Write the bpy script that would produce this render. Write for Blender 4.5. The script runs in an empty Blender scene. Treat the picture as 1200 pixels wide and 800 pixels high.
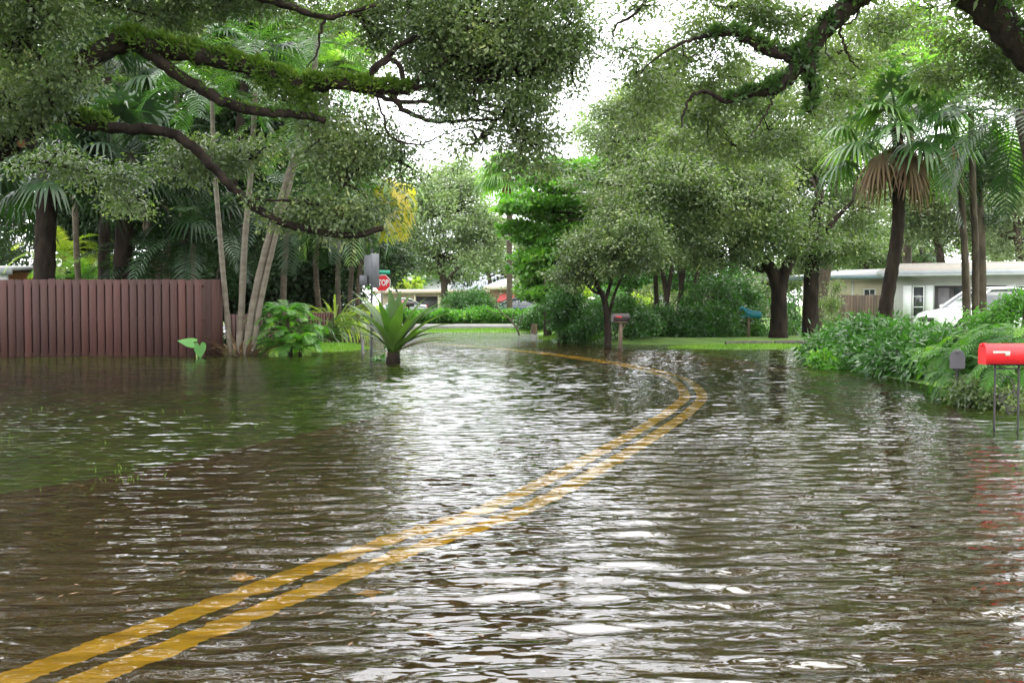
import bpy, math, random
import numpy as np
from mathutils import Vector, Matrix

R = np.random.default_rng(11)
random.seed(11)
sc = bpy.context.scene
col = sc.collection

# ------------------------------------------------------------------ camera
H = 1.27; F = 1200.0; HOR = 356.0
PITCH = math.atan((400 - HOR) / F)
cam_d = bpy.data.cameras.new('camera'); cam = bpy.data.objects.new('camera', cam_d); col.objects.link(cam)
cam_d.lens = 36; cam_d.sensor_width = 36; cam_d.clip_start = 0.1; cam_d.clip_end = 3000
cam.location = (0, 0, H); cam.rotation_euler = (math.pi / 2 - PITCH, 0, 0)
sc.camera = cam
_fw = np.array([0, math.cos(PITCH), -math.sin(PITCH)]); _up = np.array([0, math.sin(PITCH), math.cos(PITCH)])

def ray(px, py):
    return _fw + np.array([1, 0, 0]) * (px - 600) / F + _up * (400 - py) / F
def P(px, py, D):
    """point at ground distance D (along +Y) seen at a measured place of the photograph"""
    r = ray(px, py); return np.array([0, 0, H]) + r * (D / r[1])
def G(px, py, z=0.0):
    r = ray(px, py); t = (z - H) / r[2]; return np.array([0, 0, H]) + r * t
def U(px, py, depth):
    """point on the bed under the water, allowing for refraction"""
    r = ray(px, py); g = G(px, py); h = np.array([r[0], r[1], 0.0]); n = np.linalg.norm(h)
    i = math.atan2(n, -r[2]); rr = math.asin(math.sin(i) / 1.33)
    return g + h / n * depth * math.tan(rr) + np.array([0, 0, -depth])

# ------------------------------------------------------------------ materials
def new_mat(name):
    m = bpy.data.materials.new(name); m.use_nodes = True
    nt = m.node_tree; nt.nodes.clear()
    o = nt.nodes.new('ShaderNodeOutputMaterial')
    return m, nt, o
def N(nt, t, **kw):
    n = nt.nodes.new(t)
    for k, v in kw.items():
        setattr(n, k, v)
    return n
def c4(c): return (c[0], c[1], c[2], 1)

def mat(name, c1, c2=None, scale=6.0, rough=0.7, bump=0.0, bscale=None, stretch=(1, 1, 1), spec=0.5, metal=0.0, detail=6, obj=True):
    m, nt, o = new_mat(name)
    b = N(nt, 'ShaderNodeBsdfPrincipled'); nt.links.new(b.outputs[0], o.inputs[0])
    b.inputs['Roughness'].default_value = rough; b.inputs['Metallic'].default_value = metal
    b.inputs['Specular IOR Level'].default_value = spec
    tc = N(nt, 'ShaderNodeTexCoord'); mp = N(nt, 'ShaderNodeMapping'); mp.inputs['Scale'].default_value = stretch
    nt.links.new(tc.outputs['Object'], mp.inputs[0])
    if c2 is None: c2 = tuple(x * 0.75 for x in c1)
    nz = N(nt, 'ShaderNodeTexNoise'); nz.inputs['Scale'].default_value = scale; nz.inputs['Detail'].default_value = detail
    nt.links.new(mp.outputs[0], nz.inputs['Vector'])
    cr = N(nt, 'ShaderNodeValToRGB'); cr.color_ramp.elements[0].position = 0.35; cr.color_ramp.elements[1].position = 0.68
    cr.color_ramp.elements[0].color = c4(c1); cr.color_ramp.elements[1].color = c4(c2)
    nt.links.new(nz.outputs['Fac'], cr.inputs[0]); nt.links.new(cr.outputs[0], b.inputs['Base Color'])
    if 'board' in name or 'fence' in name:   # each board is weathered a little differently
        at = N(nt, 'ShaderNodeAttribute', attribute_name='rnd'); mr = N(nt, 'ShaderNodeMapRange'); mr.inputs[3].default_value = .62; mr.inputs[4].default_value = 1.3; nt.links.new(at.outputs['Fac'], mr.inputs[0])
        mu = N(nt, 'ShaderNodeVectorMath', operation='SCALE'); nt.links.new(cr.outputs[0], mu.inputs[0]); nt.links.new(mr.outputs[0], mu.inputs['Scale']); nt.links.new(mu.outputs[0], b.inputs['Base Color'])
    if bump > 0:
        n2 = N(nt, 'ShaderNodeTexNoise'); n2.inputs['Scale'].default_value = bscale or scale * 3; n2.inputs['Detail'].default_value = 5
        nt.links.new(mp.outputs[0], n2.inputs['Vector'])
        bp = N(nt, 'ShaderNodeBump'); bp.inputs['Strength'].default_value = 1.0; bp.inputs['Distance'].default_value = bump
        nt.links.new(n2.outputs['Fac'], bp.inputs['Height']); nt.links.new(bp.outputs[0], b.inputs['Normal'])
    return m

def leafmat(name, c1, c2, c3=None, rough=0.45, trans=0.3, spec=0.5, warm=1.5, cscale=0.9):
    """leaf colour differs leaf by leaf (face attribute rnd) and sprig by sprig (noise)"""
    m, nt, o = new_mat(name)
    at = N(nt, 'ShaderNodeAttribute', attribute_name='rnd')
    mx = N(nt, 'ShaderNodeValToRGB')
    mx.color_ramp.elements[0].color = c4(c1); mx.color_ramp.elements[1].color = c4(c2)
    if c3 is not None:
        mx.color_ramp.elements[1].position = 0.85
        e = mx.color_ramp.elements.new(0.97); e.color = c4(c3)
    tc = N(nt, 'ShaderNodeTexCoord'); nz = N(nt, 'ShaderNodeTexNoise'); nz.inputs['Scale'].default_value = cscale; nz.inputs['Detail'].default_value = 3
    nt.links.new(tc.outputs['Object'], nz.inputs['Vector'])
    ad = N(nt, 'ShaderNodeMath', operation='MULTIPLY_ADD'); ad.inputs[1].default_value = 1.6; 
    nt.links.new(nz.outputs['Fac'], ad.inputs[0])
    sb = N(nt, 'ShaderNodeMath', operation='MULTIPLY_ADD'); sb.inputs[1].default_value = 0.7; sb.inputs[2].default_value = -0.65
    nt.links.new(at.outputs['Fac'], sb.inputs[0]); nt.links.new(sb.outputs[0], ad.inputs[2])
    ad.use_clamp = True
    nt.links.new(ad.outputs[0], mx.inputs[0])
    b = N(nt, 'ShaderNodeBsdfPrincipled'); b.inputs['Roughness'].default_value = rough; b.inputs['Specular IOR Level'].default_value = spec
    nt.links.new(mx.outputs[0], b.inputs['Base Color'])
    t = N(nt, 'ShaderNodeBsdfTranslucent')
    mm = N(nt, 'ShaderNodeMix', data_type='RGBA', blend_type='MULTIPLY'); mm.inputs[0].default_value = 1
    nt.links.new(mx.outputs[0], mm.inputs[6]); mm.inputs[7].default_value = (1.35 * warm, 1.75 * warm, 0.7, 1)
    nt.links.new(mm.outputs[2], t.inputs[0])
    ms = N(nt, 'ShaderNodeMixShader'); ms.inputs[0].default_value = trans
    nt.links.new(b.outputs[0], ms.inputs[1]); nt.links.new(t.outputs[0], ms.inputs[2]); nt.links.new(ms.outputs[0], o.inputs[0])
    return m

M = {}
M['oak'] = leafmat('oak leaf', (.045, .078, .030), (.165, .21, .085), (.36, .38, .16), rough=.36, trans=.28, warm=1.15, spec=.5)
M['oak2'] = leafmat('oak leaf olive', (.062, .098, .040), (.17, .205, .085), (.33, .34, .15), rough=.38, trans=.40, warm=1.1)
M['oak_far'] = leafmat('oak leaf haze pale', (.18, .24, .13), (.29, .34, .19), (.38, .41, .24), rough=.5, trans=.3, warm=1.1)  # far leaves; distance haze is put into the pale colour
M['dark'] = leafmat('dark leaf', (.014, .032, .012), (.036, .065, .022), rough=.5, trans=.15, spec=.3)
M['bright'] = leafmat('bright leaf', (.05, .15, .022), (.16, .33, .045), (.32, .48, .08), rough=.4, trans=.38, warm=1.15)
M['yel'] = leafmat('yellow green leaf', (.16, .24, .03), (.34, .38, .05), (.5, .45, .08), rough=.45, trans=.4)
M['shrub'] = leafmat('shrub leaf', (.03, .085, .02), (.07, .17, .035), (.13, .27, .05), rough=.3, trans=.25)
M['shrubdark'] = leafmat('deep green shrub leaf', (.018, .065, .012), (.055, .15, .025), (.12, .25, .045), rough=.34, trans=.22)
M['fern'] = leafmat('fern green', (.03, .10, .014), (.095, .23, .03), (.22, .36, .05), rough=.5, trans=.35)
M['palm'] = leafmat('palm green', (.03, .075, .022), (.07, .14, .035), (.14, .22, .05), rough=.32, trans=.25)
M['palmdark'] = leafmat('shaded palm green', (.010, .027, .010), (.026, .056, .02), rough=.42, trans=.16, spec=.3)  # fronds of the dark grove; deep shade is put into this green
M['palmlight'] = leafmat('light palm green', (.07, .15, .03), (.15, .26, .05), (.25, .34, .08), rough=.35, trans=.4)
M['gold'] = leafmat('golden frond', (.50, .38, .03), (.62, .52, .06), rough=.5, trans=.45, warm=1.0)
M['dry'] = leafmat('dry frond', (.11, .065, .042), (.24, .16, .10), rough=.8, trans=.1, spec=.2, warm=.8)
M['moss'] = leafmat('limb fern', (.045, .09, .016), (.11, .165, .026), (.22, .27, .05), rough=.7, trans=.3, spec=.2)
M['agave'] = leafmat('broad strap leaf', (.035, .08, .016), (.09, .15, .028), rough=.5, spec=.3, trans=.2, cscale=2)
M['agave_old'] = leafmat('rusty strap leaf', (.20, .11, .03), (.10, .14, .03), rough=.5, trans=.2, cscale=3)
M['strap'] = leafmat('striped strap leaf', (.12, .19, .035), (.30, .34, .09), (.5, .5, .2), rough=.4, trans=.4)
M['vine'] = leafmat('limb vine', (.03, .065, .02), (.07, .12, .035), (.14, .2, .05), rough=.4, trans=.25)
M['grass'] = leafmat('grass blade', (.08, .17, .02), (.17, .27, .035), rough=.5, trans=.35)
M['bark'] = mat('oak bark', (.035, .027, .02), (.085, .067, .05), 7, .95, .03, 18, (1, 1, .35), spec=.15)
M['barkdark'] = mat('shaded bark', (.012, .009, .007), (.034, .025, .019), 6, .95, .03, 16, (1, 1, .35), spec=.12)  # bark colour darkened to carry the deep shade on trunks and limbs
M['palmbark'] = mat('palm trunk bark', (.05, .036, .024), (.11, .085, .06), 5, .9, .02, 9, (1, 1, 3))
M['stem'] = mat('pale palm stem', (.16, .135, .10), (.085, .07, .045), 3, .7, .004, 14, (1, 1, 3))
M['greenstem'] = mat('green crownshaft', (.16, .26, .05), (.22, .30, .08), 3, .4)
M['fence'] = mat('stained fence boards', (.044, .0135, .0095), (.064, .021, .015), 3.0, .75, .003, 30, (1, 1, .12))
M['fence2'] = mat('stained end boards', (.062, .024, .018), (.08, .033, .025), 3.0, .75, .003, 30, (1, 1, .12))
M['woodfence'] = mat('weathered brown fence', (.05, .032, .02), (.10, .07, .045), 5, .85, .004, 30, (1, 1, .15))
M['wood'] = mat('weathered post wood', (.13, .09, .055), (.08, .055, .035), 8, .85, .004, 30, (1, 1, .15))
M['white'] = mat('white paint', (.72, .73, .74), (.64, .65, .66), 3, .55)
M['trim'] = mat('grey white trim', (.33, .35, .36), (.27, .29, .30), 3, .6)
M['offwhite'] = mat('pale stucco', (.40, .40, .385), (.35, .35, .34), 2.5, .85, .003, 40)
M['cream'] = mat('cream stucco', (.55, .49, .37), (.48, .42, .31), 2.5, .85, .003, 40)
M['tan'] = mat('tan stucco', (.36, .29, .22), (.30, .24, .18), 2.5, .85)
M['orange'] = mat('orange stucco', (.42, .16, .05), (.36, .13, .04), 2.5, .85)
M['roofgrey'] = mat('flat roof gravel', (.34, .31, .27), (.22, .20, .17), 9, .9)
M['roofshingle'] = mat('grey shingle roof', (.36, .38, .42), (.26, .28, .32), 6, .8)
M['roofpale'] = mat('pale tile roof', (.45, .46, .45), (.37, .37, .37), 6, .7)
M['teal'] = mat('blue grey fascia', (.17, .23, .25), (.14, .19, .21), 3, .5)
M['awning'] = mat('red awning cloth', (.55, .10, .10), (.48, .08, .08), 8, .8)
M['recessdark'] = mat('recess shade panel', (.03, .028, .03), (.045, .04, .042), 4, .5)  # near black; the shade inside recesses and openings is put into the colour
M['doorgrey'] = mat('grey door', (.10, .095, .10), (.12, .11, .12), 4, .5)
M['glass'] = mat('window glass', (.03, .035, .04), (.05, .055, .06), 2, .06, spec=.9)
M['carwhite'] = mat('white car paint', (.80, .80, .80), (.77, .77, .77), 1, .22, spec=.6)
M['carsilver'] = mat('silver car paint', (.42, .44, .46), (.4, .42, .44), 1, .25, metal=.5)
M['carblue'] = mat('dark blue car paint', (.05, .07, .10), (.04, .06, .09), 1, .22)
M['tyre'] = mat('tyre rubber', (.02, .02, .02), None, 9, .85)
M['chrome'] = mat('bright metal', (.6, .6, .6), None, 3, .3, metal=.9)
M['lamp'] = mat('headlamp lens', (.6, .62, .65), None, 3, .1, spec=.9)
M['red'] = mat('red enamel', (.78, .022, .028), (.66, .018, .024), 5, .42, .0006, 25)
M['silver'] = mat('flag arm metal', (.62, .58, .48), (.5, .45, .36), 12, .45)
M['iron'] = mat('black wrought iron', (.018, .018, .018), (.035, .03, .026), 15, .6, .001, 60)
M['blackbox'] = mat('black enamel', (.025, .022, .022), (.05, .03, .028), 12, .4)
M['greybox'] = mat('grey painted metal', (.055, .05, .055), (.04, .037, .042), 8, .5)
M['signback'] = mat('bare aluminium sign back', (.115, .12, .13), (.085, .09, .1), 4, .55, metal=.2)
M['signred'] = mat('sign red', (.62, .02, .03), (.58, .02, .03), 5, .4)
M['signwhite'] = mat('sign white', (.8, .8, .8), None, 5, .4)
M['signgreen'] = mat('sign green', (.01, .28, .17), (.01, .25, .15), 5, .4)
M['darkpost'] = mat('dark steel post', (.03, .03, .03), (.06, .06, .06), 6, .6)
M['greypost'] = mat('galvanised post', (.16, .155, .15), (.12, .11, .1), 6, .6)
M['turquoise'] = mat('turquoise paint', (.015, .20, .25), (.012, .16, .20), 6, .4)
M['fruit'] = mat('orange palm fruit', (.62, .24, .04), (.45, .15, .03), 20, .6)
M['flower'] = leafmat('pink blossom', (.7, .22, .30), (.8, .45, .5), rough=.6, trans=.3, warm=.6)
M['ylw'] = mat('yellow road paint', (.95, .61, .02), (.82, .50, .018), 2.2, .6, .0015, 60)
M['rpm'] = mat('yellow reflector', (.78, .44, .04), (.7, .36, .03), 20, .35)
M['concrete'] = mat('pale concrete', (.42, .41, .38), (.34, .33, .31), 3, .85)
M['cutwood'] = mat('sawn wood face', (.42, .20, .10), (.30, .14, .07), 20, .8)
M['log'] = mat('dark log', (.06, .05, .04), (.11, .095, .08), 9, .9, .01, 20)
M['yardbed'] = mat('leaf litter', (.06, .04, .025), (.11, .08, .05), 12, .95)

# road bed
def mat_road():
    m, nt, o = new_mat('wet muddy asphalt')
    b = N(nt, 'ShaderNodeBsdfPrincipled'); nt.links.new(b.outputs[0], o.inputs[0]); b.inputs['Roughness'].default_value = .9
    tc = N(nt, 'ShaderNodeTexCoord')
    n1 = N(nt, 'ShaderNodeTexNoise'); n1.inputs['Scale'].default_value = .8; n1.inputs['Detail'].default_value = 6
    n2 = N(nt, 'ShaderNodeTexNoise'); n2.inputs['Scale'].default_value = 90; n2.inputs['Detail'].default_value = 3
    for n in (n1, n2): nt.links.new(tc.outputs['Object'], n.inputs['Vector'])
    c1 = N(nt, 'ShaderNodeValToRGB'); c1.color_ramp.elements[0].color = (.085, .052, .026, 1); c1.color_ramp.elements[1].color = (.135, .088, .048, 1)
    c1.color_ramp.elements[0].position = .3; c1.color_ramp.elements[1].position = .7
    nt.links.new(n1.outputs['Fac'], c1.inputs[0])
    c2 = N(nt, 'ShaderNodeValToRGB'); c2.color_ramp.elements[0].color = (.62, .62, .62, 1); c2.color_ramp.elements[1].color = (1.3, 1.3, 1.3, 1)
    c2.color_ramp.elements[0].position = .35; c2.color_ramp.elements[1].position = .65
    nt.links.new(n2.outputs['Fac'], c2.inputs[0])
    mx = N(nt, 'ShaderNodeMix', data_type='RGBA', blend_type='MULTIPLY'); mx.inputs[0].default_value = 1
    nt.links.new(c1.outputs[0], mx.inputs[6]); nt.links.new(c2.outputs[0], mx.inputs[7]); nt.links.new(mx.outputs[2], b.inputs['Base Color'])
    return m
M['road'] = mat_road()
M['ground'] = mat('lawn soil and turf', (.075, .155, .02), (.14, .24, .035), 1.6, .95, .01, 30, detail=10)

# water: ripples bend both the reflection and what is seen through it; the wave slopes are measured over one centimetre
def mat_water():
    m, nt, o = new_mat('flood water')
    L = nt.links.new
    geo = N(nt, 'ShaderNodeNewGeometry')
    def mth(op, a, b=None, c=None):
        k = N(nt, 'ShaderNodeMath', operation=op)
        for i_, v in enumerate((a, b, c)):
            if v is None: continue
            if isinstance(v, (int, float)): k.inputs[i_].default_value = v
            else: L(v, k.inputs[i_])
        return k.outputs[0]
    def noise(vec, scale, sx, sy, rot, det, dist=0.0, rough=.5, off=0):
        mp = N(nt, 'ShaderNodeMapping'); mp.inputs['Scale'].default_value = (sx, sy, 1); mp.inputs['Rotation'].default_value = (0, 0, rot); mp.inputs['Location'].default_value = (off, off, off)
        L(vec, mp.inputs[0])
        n = N(nt, 'ShaderNodeTexNoise'); n.inputs['Scale'].default_value = scale; n.inputs['Detail'].default_value = det
        n.inputs['Distortion'].default_value = dist; n.inputs['Roughness'].default_value = rough
        L(mp.outputs[0], n.inputs['Vector']); return n.outputs['Fac']
    def height(vec):
        h = None
        for sc_, amp, sx, sy, rot, det, dist in WAVES:
            h2 = mth('MULTIPLY', noise(vec, sc_, sx, sy, rot, det, dist, off=sc_), amp)
            h = h2 if h is None else mth('ADD', h, h2)
        return h
    e = .01
    def shifted(dx, dy):
        v = N(nt, 'ShaderNodeVectorMath', operation='ADD'); L(geo.outputs['Position'], v.inputs[0]); v.inputs[1].default_value = (dx, dy, 0); return v.outputs[0]
    h0 = height(geo.outputs['Position']); hx = height(shifted(e, 0)); hy = height(shifted(0, e))
    pr = N(nt, 'ShaderNodeMapRange'); pr.inputs[1].default_value = .35; pr.inputs[2].default_value = .65; pr.inputs[3].default_value = -.65 / e; pr.inputs[4].default_value = -1.15 / e
    L(noise(geo.outputs['Position'], .3, 1, 1, 0, 2), pr.inputs[0])
    sx = mth('MULTIPLY', mth('SUBTRACT', hx, h0), pr.outputs[0]); sy = mth('MULTIPLY', mth('SUBTRACT', hy, h0), pr.outputs[0])
    sp_ = N(nt, 'ShaderNodeSeparateXYZ'); L(geo.outputs['Position'], sp_.inputs[0])
    far = N(nt, 'ShaderNodeMapRange'); far.inputs[1].default_value = 24; far.inputs[2].default_value = 32; far.inputs[3].default_value = 1; far.inputs[4].default_value = 4.0; L(sp_.outputs[1], far.inputs[0])
    sx = mth('MULTIPLY', sx, far.outputs[0]); sy = mth('MULTIPLY', sy, far.outputs[0])   # the wavelets of the mesh end there
    sz = N(nt, 'ShaderNodeSeparateXYZ'); L(geo.outputs['Normal'], sz.inputs[0])
    sg = mth('SIGN', sz.outputs[2])    # +1 seen from the air, -1 from below
    cb = N(nt, 'ShaderNodeCombineXYZ'); L(mth('MULTIPLY', sx, sg), cb.inputs[0]); L(mth('MULTIPLY', sy, sg), cb.inputs[1])
    ad = N(nt, 'ShaderNodeVectorMath', operation='ADD'); L(cb.outputs[0], ad.inputs[0]); L(geo.outputs['Normal'], ad.inputs[1])
    nm = N(nt, 'ShaderNodeVectorMath', operation='NORMALIZE'); L(ad.outputs[0], nm.inputs[0]); nor = nm.outputs[0]
    fr = N(nt, 'ShaderNodeFresnel'); fr.inputs['IOR'].default_value = 2.15; L(nor, fr.inputs['Normal'])
    gl = N(nt, 'ShaderNodeBsdfGlossy'); gl.inputs['Roughness'].default_value = .02; L(nor, gl.inputs['Normal'])
    rf = N(nt, 'ShaderNodeBsdfRefraction'); rf.inputs['IOR'].default_value = 1.33; rf.inputs['Roughness'].default_value = .01
    rf.inputs['Color'].default_value = (.86, .79, .60, 1); L(nor, rf.inputs['Normal'])
    df = N(nt, 'ShaderNodeBsdfDiffuse'); df.inputs['Color'].default_value = (.055, .045, .026, 1)
    m1 = N(nt, 'ShaderNodeMixShader'); m1.inputs[0].default_value = .05; L(rf.outputs[0], m1.inputs[1]); L(df.outputs[0], m1.inputs[2])
    m2 = N(nt, 'ShaderNodeMixShader'); L(fr.outputs[0], m2.inputs[0]); L(m1.outputs[0], m2.inputs[1]); L(gl.outputs[0], m2.inputs[2])
    L(m2.outputs[0], o.inputs[0])
    return m
# scale, height, stretch x, stretch y, turn, detail, distortion
WAVES = [(13.0, .010, .45, 1.0, .14, 1, .5), (30.0, .0016, .6, 1.0, -.1, 1, .3)]
M['water'] = mat_water()

# ------------------------------------------------------------------ geometry builder
class Geo:
    def __init__(s): s.v = []; s.f = []; s.r = []; s.m = []; s.n = 0
    def add(s, V, Fc, rnd=None, mi=0):
        V = np.asarray(V, float).reshape(-1, 3)
        Fc = np.asarray(Fc, int)
        s.v.append(V); s.f.append(Fc + s.n); s.n += len(V)
        s.r.append(np.full(len(Fc), random.random()) if rnd is None else np.asarray(rnd, float) * np.ones(len(Fc)))
        s.m.append(np.full(len(Fc), mi))
        return s
    def build(s, name, mats, parent=None, smooth=False):
        if not isinstance(mats, (list, tuple)): mats = [mats]
        me = bpy.data.meshes.new(name)
        V = np.concatenate(s.v) if s.v else np.zeros((0, 3))
        loops = []; starts = []; k = 0; tot = []
        for f in s.f:
            w = f.shape[1]; loops.append(f.ravel()); starts.append(k + np.arange(len(f)) * w); tot.append(np.full(len(f), w)); k += f.size
        me.vertices.add(len(V)); me.vertices.foreach_set('co', V.astype(np.float32).ravel())
        lo = np.concatenate(loops); me.loops.add(len(lo)); me.loops.foreach_set('vertex_index', lo.astype(np.int32))
        st = np.concatenate(starts); me.polygons.add(len(st)); me.polygons.foreach_set('loop_start', st.astype(np.int32))
        me.polygons.foreach_set('loop_total', np.concatenate(tot).astype(np.int32))
        for mm in mats: me.materials.append(mm if not isinstance(mm, str) else M[mm])
        me.polygons.foreach_set('material_index', np.concatenate(s.m).astype(np.int32))
        if smooth: me.polygons.foreach_set('use_smooth', np.ones(len(st), bool))
        me.update(calc_edges=True); me.validate()
        a = me.attributes.new('rnd', 'FLOAT', 'FACE')
        rr = np.concatenate(s.r).astype(np.float32)
        if len(rr) == len(me.polygons): a.data.foreach_set('value', rr)
        o = bpy.data.objects.new(name, me); col.objects.link(o)
        if parent is not None: o.parent = parent; o.matrix_parent_inverse = parent.matrix_world.inverted()
        return o

def tag(o, label=None, cat=None, group=None, kind=None):
    if label: o['label'] = label
    if cat: o['category'] = cat
    if group: o['group'] = group
    if kind: o['kind'] = kind
    return o
def thing(name, label, cat, loc=(0, 0, 0), rz=0.0, group=None):
    o = bpy.data.objects.new(name, None); col.objects.link(o)
    o.location = tuple(float(x) for x in loc); o.rotation_euler = (0, 0, rz)
    o.matrix_world = Matrix.Translation(Vector(o.location)) @ Matrix.Rotation(rz, 4, 'Z')
    o.empty_display_size = .2
    return tag(o, label, cat, group)
def local(o):
    """the next build() gives vertices in this thing's own frame"""
    o.matrix_parent_inverse = Matrix.Identity(4); return o

def nrm(v): 
    v = np.asarray(v, float); return v / (np.linalg.norm(v, axis=-1, keepdims=True) + 1e-9)
def catmull(pts, n=6):
    pts = np.asarray(pts, float)
    if len(pts) < 3: 
        t = np.linspace(0, 1, n + 1)[:, None]; return pts[0] * (1 - t) + pts[-1] * t
    p = np.vstack([2 * pts[0] - pts[1], pts, 2 * pts[-1] - pts[-2]]); out = []
    for i in range(1, len(p) - 2):
        t = np.linspace(0, 1, n, endpoint=False)[:, None]
        a, b, c, d = p[i - 1], p[i], p[i + 1], p[i + 2]
        out.append(.5 * (2 * b + (c - a) * t + (2 * a - 5 * b + 4 * c - d) * t ** 2 + (3 * b - a - 3 * c + d) * t ** 3))
    out.append(p[-2][None]); return np.vstack(out)
def tube(g, path, rad, k=8, mi=0, cap=True, rnd=None, rough=0.0):
    path = np.asarray(path, float); n = len(path); rad = np.ones(n) * np.asarray(rad, float)
    T = nrm(np.gradient(path, axis=0)); ref = np.array([0, 0, 1.0]) if abs(T[0][2]) < .9 else np.array([1.0, 0, 0])
    A = np.zeros((n, 3)); a = nrm(np.cross(T[0], ref))
    for i in range(n):
        a = a - T[i] * np.dot(a, T[i]); a = a / (np.linalg.norm(a) + 1e-9); A[i] = a
    B = np.cross(T, A); th = np.arange(k) * 2 * np.pi / k
    rr = rad[:, None] * np.ones(k)
    if rough: rr = rr * (1 + rough * (R.random((n, k)) - .5))
    V = path[:, None] + (A[:, None] * np.cos(th)[None, :, None] + B[:, None] * np.sin(th)[None, :, None]) * rr[:, :, None]
    i = np.arange(n - 1)[:, None] * k; j = np.arange(k)[None]; j2 = (j + 1) % k
    Fq = np.stack([i + j, i + j2, i + k + j2, i + k + j], -1).reshape(-1, 4)
    g.add(V.reshape(-1, 3), Fq, rnd, mi)
    if cap and k > 3:
        for e in (0, n - 1):
            c = path[e]; ring = V[e]; VV = np.vstack([ring, c[None]])
            ff = np.array([[j_, (j_ + 1) % k, k] if e else [(j_ + 1) % k, j_, k] for j_ in range(k)])
            g.add(VV, ff, rnd, mi)
def box(g, c, s, rz=0.0, mi=0, rnd=None, bev=0.0):
    x, y, z = [q / 2 for q in s]
    if bev <= 0:
        V = np.array([[a * x, b * y, d * z] for d in (-1, 1) for b in (-1, 1) for a in (-1, 1)])
        Fq = np.array([[0, 2, 3, 1], [4, 5, 7, 6], [0, 1, 5, 4], [2, 6, 7, 3], [0, 4, 6, 2], [1, 3, 7, 5]])
    else:
        ring = []
        for zz, ins in ((-z, bev), (-z + bev, 0), (z - bev, 0), (z, bev)):
            X, Y = x - ins, y - ins; b = bev
            ring.append([[X - b, -Y, zz], [X, -Y + b, zz], [X, Y - b, zz], [X - b, Y, zz], [-X + b, Y, zz], [-X, Y - b, zz], [-X, -Y + b, zz], [-X + b, -Y, zz]])
        V = np.array(ring).reshape(-1, 3)
        Fq = [[r * 8 + j, r * 8 + (j + 1) % 8, r * 8 + 8 + (j + 1) % 8, r * 8 + 8 + j] for r in range(3) for j in range(8)]
        for b0, rev in ((0, True), (24, False)):
            q = [[b0 + 0, b0 + 1, b0 + 2, b0 + 3], [b0 + 3, b0 + 4, b0 + 7, b0 + 0], [b0 + 4, b0 + 5, b0 + 6, b0 + 7]]
            Fq += [t[::-1] if rev else t for t in q]
        Fq = np.array(Fq)
    cs, sn = math.cos(rz), math.sin(rz)
    V = V @ np.array([[cs, sn, 0], [-sn, cs, 0], [0, 0, 1]]) + np.asarray(c, float)
    g.add(V, Fq, rnd, mi); return g
def poly_prism(g, pts, axis_from, axis_to, mi=0):
    """polygon pts (n,3 offsets) swept from axis_from to axis_to"""
    pts = np.asarray(pts, float); n = len(pts); a = pts + axis_from; b = pts + axis_to
    V = np.vstack([a, b]); Fq = np.array([[j, (j + 1) % n, n + (j + 1) % n, n + j] for j in range(n)])
    g.add(V, Fq, None, mi)
    for base, rev in ((a, True), (b, False)):
        c = base.mean(0); VV = np.vstack([base, c[None]])
        ff = np.array([[j, (j + 1) % n, n] for j in range(n)])
        if rev: ff = ff[:, ::-1]
        g.add(VV, ff, None, mi)

# ------------------------------------------------------------------ leaves
def leaves(g, pos, dirs, nor, L, W, rnd=None, fold=0.0):
    n = len(pos); dirs = nrm(dirs); side = nrm(np.cross(dirs, nor)); up = np.cross(side, dirs)
    L = np.ones(n) * L; W = np.ones(n) * W
    b = pos; t = pos + dirs * L[:, None]; mid = pos + dirs * (L * .45)[:, None] + up * (L * fold)[:, None]
    l = mid + side * (W / 2)[:, None]; r = mid - side * (W / 2)[:, None]
    V = np.stack([b, l, t, r], 1).reshape(-1, 3); Fq = np.arange(n * 4).reshape(-1, 4)
    g.add(V, Fq, R.random(n) if rnd is None else rnd)
def rdir(n): return nrm(R.normal(size=(n, 3)))

def E(px, py, rx, ry, D, dr=None):
    s = D / F; c = P(px, py, D); return (c, np.array([rx * s, (dr if dr is not None else (rx + ry) / 2 * s), ry * s]))

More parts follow.
